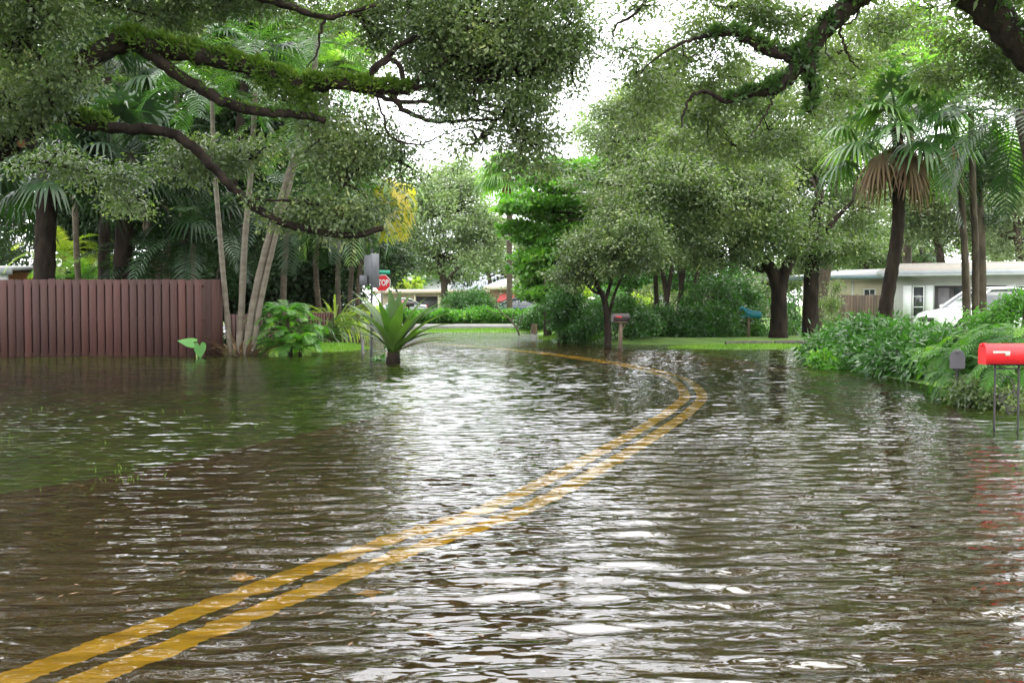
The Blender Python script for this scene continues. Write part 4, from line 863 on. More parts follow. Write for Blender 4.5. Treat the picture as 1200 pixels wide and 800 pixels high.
for px, py, D, r in ((1150, 420, 14, 1.1), (1180, 410, 13.6, 1.2), (1130, 414, 14.6, .95), (1165, 400, 14.4, 1.0), (1200, 395, 13.5, 1.2), (1215, 430, 12.8, 1.2), (1140, 440, 13.6, .9), (1175, 394, 15, .9), (1205, 388, 14.5, 1.0), (1120, 420, 14.3, .8), (1190, 455, 12.9, .9), (1160, 455, 13.3, .8)):
    q = P(px, py, D); sp.append((q[0], q[1], q[2], r))
fern_mass('fern', 'big billowing light green fern bank behind the red mailbox', sp, 36, .52, 'fern', .12, 15, .020, lo=-.1, rad=.5)
shrub('shrub', 'pale leafy undergrowth at the foot of the fern bank', [E(1135, 462, 16, 20, 12.9, .3), E(1160, 470, 24, 14, 12.6, .3), E(1195, 470, 26, 16, 12.3, .3)], 5200, .06, 'oak2', W=.03, sub=.14)
shrub('shrub', 'leafy sprays standing up behind the fern bank at the right edge', [E(1197, 356, 14, 12, 16, .4), E(1178, 370, 18, 9, 16, .4), E(1155, 376, 16, 8, 16.5, .4)], 2000, .08, 'fern', W=.04, sub=.18)

# striped strap plant and the broad leaved plant in the water
def strap_plant(name, label, base, n, L, W, lm, lo, hi, curve, cat='plant', rr=.1, belly=.5, trunk=None, mats=None, fold=.25):
    t = thing(name, label, cat, base); g = Geo()
    for i in range(n):
        az = i * 2.399 + R.normal() * .2; el = lo + (hi - lo) * R.random()
        strap(g, np.asarray(base) + np.array([math.cos(az) * rr * R.random(), math.sin(az) * rr * R.random(), (trunk or 0)]), az, el, L * (.7 + .5 * R.random()), W, curve * (.6 + .8 * R.random()), 8, belly=belly, fold=fold)
    g.build('leaves', lm, t); return t
q = gp(392, 398, 33.5); t = strap_plant('screw_pine', 'spiky plant with long drooping yellow striped leaves left of the signs', q + np.array([0, 0, .75]), 120, 1.55, .07, 'strap', .1, 1.4, 2.0, rr=.35)
g = Geo()
for k in range(9): a = k * .7; tube(g, np.array([q + [math.cos(a) * .45, math.sin(a) * .4, -.05], q + [math.cos(a) * .1, math.sin(a) * .1, .85]]), [.03, .035], 6)
g.build('prop_roots', 'bark', t)
q = gp(376, 400, 31.5); strap_plant('screw_pine', 'smaller dark strap leaved plant between the fern and the striped plant', q + np.array([0, 0, .3]), 70, 1.3, .07, 'palm', .2, 1.4, 1.6, rr=.25)
Da = 22.0; qa = P(461, 421, Da); qa[2] = 0
t = thing('strap_leaf_plant', 'dark plant of broad upright strap leaves standing alone in the water', 'plant', (qa[0], qa[1], -.15)); g = Geo(); g2_ = Geo()
def leaf_to(gg, px, py, W, bend, dy=0.0, mi=0):
    tip = P(px, py, Da + dy); base = np.array([qa[0] + R.normal() * .03, qa[1] + R.normal() * .03, .14 + .08 * R.random()]); d = tip - base; L = np.linalg.norm(d); hd = math.hypot(d[0], d[1]); az = math.atan2(d[1], d[0]); el = math.atan2(d[2], hd) + bend * .42
    strap(gg, base, az, el, L * 1.16, W * 1.55, bend, 10, belly=.66, fold=.16)
for px, py, W, bd, dy in ((412, 366, .15, .5, .3), (420, 350, .16, .3, .2), (436, 345, .17, .2, -.1), (457, 348, .19, .05, .2), (478, 352, .17, .15, .3), (494, 356, .16, .2, .1), (508, 361, .17, .3, .3), (520, 371, .18, .4, 0), (524, 382, .17, .5, .3), (404, 380, .14, .5, -.2), (400, 372, .13, .6, .3), (428, 372, .14, .3, -.4), (446, 362, .16, .2, -.5), (470, 362, .16, .2, -.4), (486, 374, .15, .3, -.5), (500, 388, .15, .3, -.4), (441, 380, .12, .2, -.6), (462, 375, .15, .1, -.6), (512, 392, .14, .5, .1), (416, 392, .12, .5, .1), (430, 355, .14, .3, .5), (468, 350, .15, .1, .5), (500, 366, .15, .3, .6), (408, 360, .13, .5, .6), (516, 362, .14, .4, .6)):
    leaf_to(g, px, py, W, bd + .28, dy)
for px, py, W, bd, dy in ((530, 401, .13, .6, -.2), (520, 397, .12, .6, .2)): leaf_to(g2_, px, py, W, bd, dy)
g.build('leaves', 'agave', t); g2_.build('old_leaves', 'agave_old', t)
g = Geo(); tube(g, catmull([(qa[0], qa[1], -.2), (qa[0], qa[1], .06), (qa[0] + .01, qa[1], .24)], 5), np.interp(np.linspace(0, 1, 11), [0, .5, 1], [.17, .15, .12]), 12, rough=.2); g.build('trunk', 'barkdark', t)
# small leaves at its foot
q = P(447, 417, 23); q[2] = 0; shrub('weed', 'small leafy weed in the water at the foot of the broad leaved plant', [(q, np.array([.18, .1, .12]))], 160, .12, 'shrubdark', W=.05, sub=.15, cat='plant')

# elephant ear plant in front of the fence
qe = G(231, 420); t = thing('elephant_ear', 'single bright green heart leaved plant standing in the water before the fence', 'plant', qe); g = Geo()
tube(g, catmull([qe + [0, 0, -.1], P(229, 410, 24.2), P(224, 403, 24.2)], 4), [.010] * 9, 5); tube(g, catmull([qe + [0, 0, -.1], P(231, 412, 24.2), P(233, 409, 24.2)], 4), [.010] * 9, 5); g.build('stalk', 'greenstem', t)
def heart(c, d, nor, s):
    d = nrm(d); nor = nrm(nor); sd = nrm(np.cross(d, nor)); pts = [(0, 0), (-.28, .18), (-.25, .38), (0, .5), (.4, .42), (.8, .16), (1.05, 0), (.8, -.16), (.4, -.42), (0, -.5), (-.25, -.38), (-.28, -.18)]
    V = [c + d * a * s + sd * b * s - nor * .25 * s * b * b for a, b in pts] + [c + d * .35 * s + nor * .04 * s]; n = len(pts)
    gg = Geo(); gg.add(np.array(V), [[i, (i + 1) % n, n] for i in range(n)], .8); return gg.build('leaf', M['heart'], t)
M['heart'] = mat('bright arum leaf', (.035, .14, .012), (.05, .18, .018), 4, .5)
heart(P(226, 401, 24.15), (-.9, -.2, .1), (.1, -.7, .8), .34); heart(P(234, 405, 24.1), (.1, -.2, -.9), (.15, -1, .3), .30)

# leafless sapling, stumps
q = G(607, 393.5); Dt = q[1]
t = thing('bare_sapling', 'leafless forked pale branch sticking out of the far water', 'sapling', q); g = Geo()
for pts, r0, r1 in (([(609, 393), (604, 382), (597, 374), (590, 368), (580, 358), (573, 352)], .045, .02), ([(599, 377), (602, 368), (606, 360)], .03, .015), ([(606, 385), (610, 375), (613, 368)], .03, .015), ([(590, 368), (578, 366), (570, 362)], .02, .012), ([(583, 361), (582, 350), (584, 342)], .02, .01)):
    p = catmull(px_path(pts, Dt), 5); tube(g, p, np.linspace(r0, r1, len(p)), 6)
g.build('branch', 'stem', t)
t = thing('tree_stump', 'short pale stump in the grass left of the vine covered one', 'stump', gp(626, 388, 44)); g = Geo(); b = gp(626, 388, 44); tube(g, np.array([b, b + [0, 0, .25], b + [.02, 0, .48]]), [.17, .13, .12], 10, rough=.2); g.build('trunk', 'wood', t)
b = gp(660, 402, 33.4); t = thing('vine_covered_stump', 'dark leaning stump topped with a mop of vine by the water edge', 'stump', b); g = Geo(); p = catmull([b, b + [0, 0, .5], b + [-.02, 0, 1.3]], 5); tube(g, p, np.linspace(.2, .14, len(p)), 10, rough=.2); g.build('trunk', 'barkdark', t)
g = Geo(); crown(g, [E(659, 352, 20, 16, 33.4, .6), E(663, 375, 12, 18, 33.2, .35), E(676, 382, 16, 16, 33.4, .4)], 7000, .10, sub=.25); g.build('vine_leaves', 'shrubdark', t)

# edging logs in front of the oaks
for pts, lab in (([(850, 404.5), (905, 404)], 'dark timber edging log left of the forked oak at the water'), ([(908, 403.6), (958, 403)], 'dark timber edging log below the straight trunked oak')):
    a, b = G(*pts[0]), G(*pts[1]); g = Geo(); tube(g, catmull([a + [0, 0, .05], (a + b) / 2 + [0, 0, .06], b + [0, 0, .05]], 6), .07, 8, rough=.2); tag(g.build('edging_log', 'log'), lab, 'log', 'logs edging the garden bed')

# ------------------------------------------------------------------ fences
def board_fence(name, label, A, B, z0, z1, m, bw=.14, gap=.045, rails=(.25, .5, .9), two=True, group=None, posts=2.4, endm=None):
    A = np.array(A[:2]); B = np.array(B[:2]); L = np.linalg.norm(B - A); d = (B - A) / L; nn = np.array([d[1], -d[0]]); 
    if nn[1] > 0: nn = -nn
    rz = math.atan2(d[1], d[0]); t = thing(name, label, 'fence', (A[0], A[1], z0)); g = Geo(); s = bw / 2; k = 0
    while s < L - bw * .4:
        c = A + d * s + nn * (.035 if two else .02); hh = z1 + R.normal() * .006; box(g, (c[0], c[1], (z0 + hh) / 2), (bw, .018, hh - z0), rz + R.normal() * .006, rnd=R.random(), bev=.003)
        s += bw + gap; k += 1
    if two:
        s = bw + gap / 2
        while s < L - bw:
            c = A + d * s - nn * .035; box(g, (c[0], c[1], (z0 + z1) / 2), (bw, .018, z1 - z0 - .02), rz); s += bw + gap
    g.build('boards', m, t)
    c = (A + B) / 2
    for r in rails: g = Geo(); box(g, (c[0], c[1], z0 + (z1 - z0) * r), (L - .02, .04, .085), rz); g.build('rail', m, t)
    s = .06
    while s < L:
        g = Geo(); c = A + d * s - nn * .005; box(g, (c[0], c[1], (z0 + z1) / 2 - .1), (.09, .045, z1 - z0 - .1), rz); g.build('post', m, t); s += posts
    return t
Df_ = 24.9
a, b = P(-330, 415, Df_), P(240, 415, Df_)
board_fence('wooden_fence', 'long reddish brown board fence standing in the water on the left', a, b, -.15, 1.86, 'fence', bw=.165, gap=.032, rails=(.09, .52, .93))
a, b = P(235, 415, Df_ + .06), P(263, 415, Df_ + .55)
board_fence('wooden_fence', 'short lighter brown return panel at the right end of the long fence', a, b, -.15, 1.87, 'fence2', bw=.15, gap=.004, rails=(.1, .9), two=False)
a, b = P(266, 400, 26.6), P(392, 400, 33); board_fence('wooden_fence', 'reddish fence stretch half hidden behind the fern', a, b, 0, 1.0, 'fence', bw=.14, gap=.05)
a, b = P(981, 390, 46.5), P(1046, 390, 47.2); board_fence('wooden_fence', 'weathered dark brown fence before the cream house', a, b, .1, 1.68, 'woodfence', bw=.14, gap=.012)

# ------------------------------------------------------------------ houses
def wall_frame(A, B):
    A = np.array(A, float); B = np.array(B, float); L = np.linalg.norm(B - A); d = (B - A) / L; nn = np.array([d[1], -d[0]])
    if nn[1] > 0: nn = -nn
    return A, d, nn, L, math.atan2(d[1], d[0])
def s_at(px, A, d):  # where a sight line meets the wall
    k = (px - 600) / F; r = (k, 1.0); # (k*y, y) = A + d s
    return (k * A[1] - A[0]) / (d[0] - k * d[1])
class House:
    def __init__(s, name, label, A, B, depth, z0, z1, wm):
        s.A, s.d, s.n, s.L, s.rz = wall_frame(A, B); s.z0, s.z1, s.depth = z0, z1, depth
        s.t = thing(name, label, 'house', (A[0], A[1], z0)); g = Geo(); c = s.A + s.d * s.L / 2 - s.n * depth / 2; box(g, (c[0], c[1], (z0 + z1) / 2), (s.L, depth, z1 - z0), s.rz); g.build('wall', wm, s.t)
    def pt(s, u, off=0): q = s.A + s.d * u + s.n * off; return q
    def slab(s, name, m, u0, u1, z0, z1, off0, off1, parent=None, bev=0):
        g = Geo(); c = s.pt((u0 + u1) / 2, (off0 + off1) / 2); box(g, (c[0], c[1], (z0 + z1) / 2), (u1 - u0, off1 - off0, z1 - z0), s.rz, bev=bev); return g.build(name, m, parent or s.t)
    def roof(s, m, over, rise, th=.1, fm='trim', ridge=.5):
        g = Geo(); L = s.L; pts = []
        for u, off, z in ((-over, over, s.z1 + .02), (L + over, over, s.z1 + .02), (L + over, -s.depth * ridge, s.z1 + rise), (-over, -s.depth * ridge, s.z1 + rise), (L + over, -s.depth - over, s.z1 + .02), (-over, -s.depth - over, s.z1 + .02)):
            q = s.pt(u, off); pts.append([q[0], q[1], z + th])
        V = np.array(pts + [[p[0], p[1], p[2] - th] for p in pts])
        g.add(V, [[0, 1, 2, 3], [3, 2, 4, 5], [6, 9, 8, 7], [9, 11, 10, 8], [0, 6, 7, 1], [5, 4, 10, 11], [0, 3, 9, 6], [3, 5, 11, 9], [1, 7, 8, 2], [2, 8, 10, 4]])
        g.build('roof', m, s.t); s.slab('fascia', fm, -over - .02, L + over + .02, s.z1 - .13, s.z1 + .115, over + .005, over + .035)
    def window(s, u0, u1, z0, z1, grid=(1, 3)):
        f = Geo(); w = .05
        for (a, b, c, d_) in ((u0, u1, z1 - w, z1), (u0, u1, z0, z0 + w), (u0, u0 + w, z0 + w, z1 - w), (u1 - w, u1, z0 + w, z1 - w)):
            c_ = s.pt((a + b) / 2, .03); box(f, (c_[0], c_[1], (c + d_) / 2), (b - a, .06, d_ - c), s.rz)
        for i in range(1, grid[1]): c_ = s.pt((u0 + u1) / 2, .022); box(f, (c_[0], c_[1], z0 + (z1 - z0) * i / grid[1]), (u1 - u0 - 2 * w, .04, .035), s.rz)
        for i in range(1, grid[0]): c_ = s.pt(u0 + (u1 - u0) * i / grid[0], .022); box(f, (c_[0], c_[1], (z0 + z1) / 2), (.03, .036, z1 - z0 - 2 * w), s.rz)
        fo = f.build('window', 'white', s.t)
        g = Geo(); c_ = s.pt((u0 + u1) / 2, .006); box(g, (c_[0], c_[1], (z0 + z1) / 2), (u1 - u0 - w * 2, .012, z1 - z0 - w * 2), s.rz); g.build('pane', 'glass', fo)

# white house
A = P(1044, 360, 49.5)[:2]; B = (26.5, 44.6)
h = House('white_house', 'pale grey one storey house with white shutters behind the white car', A, B, 9, .1, 2.72, 'offwhite'); h.roof('roofgrey', .55, .55, fm='trim')
U_ = lambda px: s_at(px, h.A, h.d)
h.window(U_(1069), U_(1083), .62, 2.12)
h.slab('shutter', 'white', U_(1058), U_(1068), .55, 2.15, .002, .04); h.slab('shutter', 'white', U_(1084), U_(1093.5), .55, 2.15, .002, .04)
dz = h.slab('door', 'recessdark', U_(1095), U_(1128), .15, 2.12, .002, .035); h.slab('door_leaf', 'doorgrey', U_(1099), U_(1112), .2, 2.02, .036, .06, dz); h.slab('side_light', 'glass', U_(1118), U_(1126), .8, 2.02, .036, .05, dz)  # dark slab behind the door leaf paints the shade of the entrance recess
h.slab('opening_shade', 'recessdark', U_(1149), U_(1178), .2, 2.12, .002, .03); h.slab('shutter', 'white', U_(1179), U_(1190), .55, 2.15, .002, .04); h.window(U_(1191), U_(1212), .7, 2.1, (2, 3))  # first slab is flat; its dark colour stands for shade inside a recess
h.slab('gutter', 'trim', -.3, h.L + .5, 2.56, 2.66, .6, .7)
# cream house
h = House('cream_house', 'cream house with blue grey roof edge behind the weathered fence', P(940, 360, 60)[:2], P(1050, 360, 55.5)[:2], 9, .2, 2.75, 'cream'); h.roof('roofpale', .6, .5, fm='teal')
U_ = lambda px: s_at(px, h.A, h.d)
h.window(U_(1012), U_(1026), 1.1, 2.1, (2, 2)); h.slab('corner_trim', 'white', U_(998), U_(999.5), .2, 2.6, .002, .05)
h.window(U_(955), U_(968), 1.1, 2.1, (2, 2))
# far tan house with carport
zt = .3
h = House('carport_house', 'far tan house with an open carport and a flat roof edge', P(446, 360, 96)[:2], P(570, 360, 94)[:2], 10, zt, 2.35, 'tan'); h.roof('roofgrey', .7, .25, fm='tan')
U_ = lambda px: s_at(px, h.A, h.d)
h.slab('opening_shade', 'recessdark', U_(488), U_(514), zt, 1.95, .002, .04); h.slab('post', 'cream', U_(514), U_(518), zt, 2.2, .05, .3); h.slab('post', 'cream', U_(487), U_(489), zt, 2.2, .3, .5); h.window(U_(525), U_(536), 1.1, 1.9, (2, 2))  # first slab paints the shade inside the open carport
h = House('grey_roof_house', 'far house whose pale and grey pitched roof rises behind the carport', P(498, 360, 112)[:2], P(590, 360, 108)[:2], 9, .4, 2.7, 'cream'); h.roof('roofshingle', .6, 2.3, fm='trim', ridge=.5)
g = Geo(); c = h.pt(.4, -4.5); 
V = np.array([[*h.pt(-3.2, .9), 2.9], [*h.pt(3.6, .9), 2.9], [*h.pt(1.6, -4.5), 5.1], [*h.pt(-1.2, -4.5), 5.1]]); V = np.vstack([V, V - [0, 0, .12]])
g.add(V, [[0, 1, 2, 3], [7, 6, 5, 4], [0, 4, 5, 1], [1, 5, 6, 2], [2, 6, 7, 3], [3, 7, 4, 0]]); g.build('roof_wing', 'roofpale', h.t); h.window(3, 5, 1.2, 2.2, (2, 2))
# brick house with red awning
M['brick'] = mat('tan brick', (.30, .19, .12), (.22, .13, .08), 14, .9)
h = House('awning_house', 'far brick house with a red awning over its window', P(574, 360, 88)[:2], P(640, 360, 86)[:2], 8, .3, 2.6, 'brick'); h.roof('roofpale', .5, .8, fm='cream')
U_ = lambda px: s_at(px, h.A, h.d); h.window(U_(592), U_(604), .8, 1.5, (2, 1)); u0, u1 = U_(588), U_(606)
g = Geo(); V = np.array([[*h.pt(u0, .04), 2.25], [*h.pt(u1, .04), 2.25], [*h.pt(u1, 1.0), 1.55], [*h.pt(u0, 1.0), 1.55], [*h.pt(u0, 1.0), 1.42], [*h.pt(u1, 1.0), 1.42]]); V = np.vstack([V, V + np.array([0, .0, -.03])])
g.add(V, [[0, 3, 2, 1], [3, 4, 5, 2], [6, 7, 8, 9], [9, 8, 11, 10]]); g.build('awning', 'awning', h.t); h.slab('corner_trim', 'cream', U_(586.5), U_(588), .3, 2.5, .002, .05)
# orange house at the left edge
h = House('orange_house', 'orange house corner with white trim at the left edge above the fence', P(-90, 360, 42)[:2], P(10, 360, 42)[:2], 7, .1, 2.6, 'orange'); h.roof('roofpale', .35, .25, fm='trim'); h.slab('corner_trim', 'white', h.L - .32, h.L + .03, .1, 2.6, .002, .05); h.window(.8, 2.2, 1.1, 2.2, (2, 2))
h = House('garden_shed', 'pale shed behind the fence between the palms at the left', P(24, 360, 46)[:2], P(42, 360, 46)[:2], 3, .1, 2.25, 'cream'); h.roof('roofgrey', .2, .3); h.window(.15, .5, 1.3, 1.9, (1, 2))
h = House('pale_house', 'pale house glimpsed through the leaves behind the brown stems', P(690, 360, 74)[:2], P(905, 360, 70)[:2], 9, .3, 2.9, 'cream'); h.roof('roofpale', .6, .7, fm='trim')
for a_, b_ in ((722, 734), (770, 782), (845, 858)): h.window(s_at(a_, h.A, h.d), s_at(b_, h.A, h.d), 1.1, 2.2, (2, 2))

# ------------------------------------------------------------------ vehicles
def car(label, x, y, z, rz, m, kind='suv', cat='car', name='parked_car'):
    t = thing(name, label, cat, (x, y, z), rz)
    if kind == 'suv': st = [(-2.35, .48, .86, .80), (-2.28, .34, 1.0, .88), (-1.2, .30, 1.05, .93), (0, .28, 1.06, .94), (.95, .28, 1.06, .93), (1.6, .30, .98, .91), (2.15, .34, .88, .86), (2.36, .42, .72, .74)]; cab = [(-2.2, 1.02, .80), (-2.0, 1.66, .64), (-.8, 1.76, .66), (.15, 1.72, .65), (1.15, 1.04, .80)]
    else: st = [(-2.3, .46, .78, .74), (-2.2, .32, .92, .84), (-1.3, .28, .96, .88), (0, .26, .94, .89), (.9, .26, .93, .88), (1.6, .28, .82, .86), (2.1, .32, .72, .8), (2.28, .4, .6, .66)]; cab = [(-1.75, .94, .74), (-1.0, 1.36, .58), (-.3, 1.43, .59), (.25, 1.38, .58), (1.15, .92, .74)]
    g = Geo(); xs_ = np.linspace(st[0][0], st[-1][0], 30); S = np.array(st); V = []
    for q in xs_:
        zb, zt, hw = [np.interp(q, S[:, 0], S[:, k]) for k in (1, 2, 3)]; hgt = zt - zb
        sec = [(-.82, 0), (-.96, .10), (-1, .35), (-.99, .62), (-.93, .86), (-.80, .97), (-.4, 1.03), (0, 1.045), (.4, 1.03), (.80, .97), (.93, .86), (.99, .62), (1, .35), (.96, .10), (.82, 0)]
        V.append([[q, a * hw, zb + b * hgt] for a, b in sec])
    V = np.array(V); n, k = V.shape[:2]; i = np.arange(n - 1)[:, None] * k; j = np.arange(k)[None]; j2 = (j + 1) % k
    g.add(V.reshape(-1, 3), np.stack([i + j, i + k + j, i + k + j2, i + j2], -1).reshape(-1, 4))
    for e in (0, n - 1): g.add(np.vstack([V[e], V[e].mean(0)[None]]), [[a, (a + 1) % k, k] for a in range(k)])
    local(g.build('body', m, t, smooth=True))
    C_ = np.array(cab); base = C_[[0, -1]]; zb = C_[0][1] - .03
    g = Geo(); ring = []
    for (q, zt, hw) in cab:
        ring.append([[q, -hw, zt], [q, -hw * .5, zt + .03], [q, hw * .5, zt + .03], [q, hw, zt]])
    W_ = np.array(ring); n = len(cab)
    top = W_.reshape(-1, 3); fl = np.array([[q, s_ * C_[0][2] * 1.03, zb] for q, _, _ in [(np.interp(i, [0, n - 1], [cab[0][0], cab[-1][0]]), 0, 0) for i in range(n)] for s_ in (-1, 1)])
    V = np.vstack([top, fl]); o_ = len(top); Fq = []
    for i in range(n - 1):
        for j in range(3): Fq.append([i * 4 + j, i * 4 + j + 1, i * 4 + j + 5, i * 4 + j + 4])
        Fq.append([i * 4, i * 4 + 4, o_ + 2 * i + 2, o_ + 2 * i]); Fq.append([i * 4 + 3, o_ + 2 * i + 1, o_ + 2 * i + 3, i * 4 + 7])
    g.add(V, Fq); local(g.build('windows', 'glass', t))
    g = Geo()
    r_ = W_[1:-1].copy(); r_[:, :, 2] += .012; nn_ = len(r_); V = r_.reshape(-1, 3); V = np.vstack([V, V + [0, 0, .03]]); h_ = nn_ * 4; Fq = []
    for i in range(nn_ - 1):
        for j in range(3): Fq.append([h_ + i * 4 + j, h_ + i * 4 + j + 1, h_ + i * 4 + j + 5, h_ + i * 4 + j + 4])
        Fq += [[i * 4, h_ + i * 4, h_ + i * 4 + 4, i * 4 + 4], [i * 4 + 3, i * 4 + 7, h_ + i * 4 + 7, h_ + i * 4 + 3]]
    Fq += [[0, 1, h_ + 1, h_], [1, 2, h_ + 2, h_ + 1], [2, 3, h_ + 3, h_ + 2]]; e = (nn_ - 1) * 4; Fq += [[e + 1, e, h_ + e, h_ + e + 1], [e + 2, e + 1, h_ + e + 1, h_ + e + 2], [e + 3, e + 2, h_ + e + 2, h_ + e + 3]]
    g.add(V, Fq)
    for s_ in (-1, 1):
        for a, b in ((0, 1), (n - 1, n - 2)):
            p0 = np.array([cab[a][0], s_ * cab[a][2], cab[a][1]]); p1 = np.array([cab[b][0], s_ * cab[b][2], cab[b][1]]); tube(g, np.array([p0, (p0 + p1) / 2 + [0, s_ * .015, .01], p1]), [.045, .04, .04], 6)
        q = (cab[1][0] + cab[-2][0]) / 2 + .1; tube(g, np.array([[q, s_ * C_[0][2] * 1.03, zb], [q, s_ * (cab[2][2]), cab[2][1]]]), [.04, .035], 6)
        tube(g, np.array([[cab[1][0], s_ * cab[1][2], cab[1][1] + .01], [cab[2][0], s_ * cab[2][2], cab[2][1] + .01], [cab[3][0], s_ * cab[3][2], cab[3][1] + .01]]), [.035] * 3, 6)
    local(g.build('roof', m, t, smooth=True))
    for s_ in (-1, 1):
        g = Geo(); box(g, (cab[-1][0] - .18, s_ * (C_[-1][2] + .14), 1.1 if kind == 'suv' else .98), (.14, .2, .14), bev=.03); local(g.build('mirror', m, t))
        g = Geo(); box(g, (st[-1][0] - .12, s_ * .60, (st[-2][1] + st[-2][2]) / 2 + .1), (.14, .28, .13), bev=.03); local(g.build('headlight', 'lamp', t))
        g = Geo(); box(g, (st[0][0] + .04, s_ * .68, .82), (.06, .2, .22), bev=.02); local(g.build('tail_light', 'signred', t))
        for wx_ in (-1.42, 1.42):
            hw = .92 if kind == 'suv' else .87; wr = .36 if kind == 'suv' else .32
            e = bpy.data.objects.new('wheel', None); col.objects.link(e); e.parent = t; e.location = (wx_, s_ * (hw - .1), wr)
            g = Geo(); tube(g, np.array([[0, -.11, 0], [0, -.09, 0], [0, .09, 0], [0, .11, 0]]), [wr * .88, wr, wr, wr * .88], 20); o_ = g.build('tyre', 'tyre'); o_.parent = e
            g = Geo(); tube(g, np.array([[0, s_ * .10, 0], [0, s_ * .125, 0]]), [wr * .62, wr * .55], 12); o_ = g.build('rim', 'chrome'); o_.parent = e
    g = Geo(); box(g, (st[-1][0] - .01, 0, (st[-2][1] + st[-2][2]) / 2), (.04, .9, .16), bev=.015); local(g.build('grille', 'iron', t))
    return t
q = P(1150, 370, 38); car('white car parked in front of the pale grey house', q[0], q[1], .08, math.pi + .25, 'carwhite')
q = P(468, 370, 84); car('silver car parked at the far tan house behind the signs', q[0], q[1], .25, math.pi + .1, 'carsilver', 'sedan')
q = P(610, 370, 78); car('dark blue car under the far red awning', q[0], q[1], .22, .2, 'carblue', 'sedan')
q = P(690, 375, 52); car('white car half hidden behind the shrubs at the bend', q[0], q[1], .12, 1.2, 'carwhite', 'sedan')

# ------------------------------------------------------------------ mailboxes
def box_profile(w, h, n=10):
    pts = [(-w / 2, 0)] + [(-w / 2 * math.cos(a), h - w / 2 + w / 2 * math.sin(a)) for a in np.linspace(0, math.pi, n)] + [(w / 2, 0)]
    return pts
def mailbox(name, label, loc, rz, length, w, h, m, zb, flagm, stand, group='mailboxes standing in the flood'):
    """local x = length of the box; the box's underside is zb above loc"""
    t = thing(name, label, 'mailbox', loc, rz); pr = box_profile(w, h)
    g = Geo(); poly_prism(g, [(0, y, z) for y, z in pr], np.array([-length / 2, 0, zb]), np.array([length / 2, 0, zb]))
    rim = [(0, y * 1.05, z * 1.03 - .003) for y, z in pr]; poly_prism(g, rim, np.array([length / 2 - .012, 0, zb]), np.array([length / 2 + .006, 0, zb])); b_ = local(g.build('box', m, t))
    g = Geo(); dr = [(0, y * 1.09, z * 1.05 - .005) for y, z in pr]; poly_prism(g, dr, np.array([-length / 2 - .014, 0, zb]), np.array([-length / 2 + .016, 0, zb])); box(g, (-length / 2 - .025, 0, zb + h * .92), (.025, .03, .03), bev=.004); local(g.build('door', m, t))
    g = Geo(); y = -w / 2 - .008; z = zb + h * .58; L0 = -length / 2 + .055
    box(g, (L0 + .065, y, z), (.13, .008, .022), bev=.002); box(g, (L0 + .145, y - .001, z - .012), (.05, .009, .045), bev=.003); local(g.build('flag', flagm, t))
    stand(t, length, w, zb); return t
def spiral(cx, cz, r0, r1, a0, turns, n=26):
    a = np.linspace(a0, a0 + turns * 2 * math.pi, n); r = np.linspace(r0, r1, n); return np.c_[cx + r * np.cos(a), np.zeros(n), cz + r * np.sin(a)]
def iron_stand(t, length, w, zb):
    for x in (-.13, .11):
        g = Geo(); tube(g, np.array([[x, 0, -.25], [x, 0, zb]]), [.011, .011], 8); local(g.build('stand_leg', 'iron', t))
    g = Geo(); box(g, (0, 0, zb - .01), (length * .72, w * .7, .012)); box(g, (-.01, 0, zb - .05), (.25, .012, .014)); local(g.build('stand_plate', 'iron', t))
    g = Geo()
    for p in (spiral(-.08, zb - .15, .012, .05, 0, 1.4), spiral(-.055, zb - .34, .01, .04, 3.0, -1.3), spiral(.055, zb - .46, .012, .05, 1.5, 1.4), spiral(.07, zb - .30, .008, .034, 0, -1.3)): tube(g, p, .006, 6)
    tube(g, catmull([(-.035, 0, zb - .12), (.05, 0, zb - .17), (.06, 0, zb - .26), (.0, 0, zb - .32), (-.05, 0, zb - .37)], 6), .006, 6)
    tube(g, catmull([(-.09, 0, zb - .36), (-.02, 0, zb - .42), (.0, 0, zb - .50), (.06, 0, zb - .51)], 6), .006, 6); local(g.build('scrollwork', 'iron', t))
q = G(1180, 503); Dm = q[1]; k_ = Dm / F
zb = P(1180, 426, Dm)[2]
mailbox('mailbox', 'bright red mailbox on a black scrolled iron stand at the right edge', (P(1180, 500, Dm)[0], Dm, 0), 0, .50, .165, .205, 'red', zb, 'silver', iron_stand)
def post_stand(t, length, w, zb):
    g = Geo(); box(g, (0, 0, (zb - .25) / 2), (.09, .09, zb + .25), bev=.008); local(g.build('post', 'wood', t)); g = Geo(); box(g, (0, 0, zb - .02), (length * .85, w * .9, .035), bev=.004); tube(g, np.array([[.0, 0, zb - .3], [.16, 0, zb - .04]]), [.02, .02], 5); local(g.build('bracket', 'wood', t))
q = G(727, 409); Dm = q[1]; mailbox('mailbox', 'small black mailbox with a red flag on a wooden post by the leaning tree', (q[0], q[1], 0), .25, .46, .18, .23, 'blackbox', P(727, 376.5, Dm)[2], 'red', post_stand)
def arm_stand(t, length, w, zb):
    g = Geo(); tube(g, np.array([[-.05, 0, -.2], [-.05, 0, zb]]), [.022, .022], 8); local(g.build('post', 'iron', t)); g = Geo(); box(g, (-.05, 0, zb - .02), (.34, .10, .03)); local(g.build('arm', 'iron', t))
q = P(1121, 478, 13.2); mailbox('mailbox', 'small grey mailbox seen end on in front of the ferns', (q[0], q[1], 0), math.pi / 2 - .41, .45, .165, .22, 'greybox', P(1121, 430, 13.2)[2], 'greybox', arm_stand)
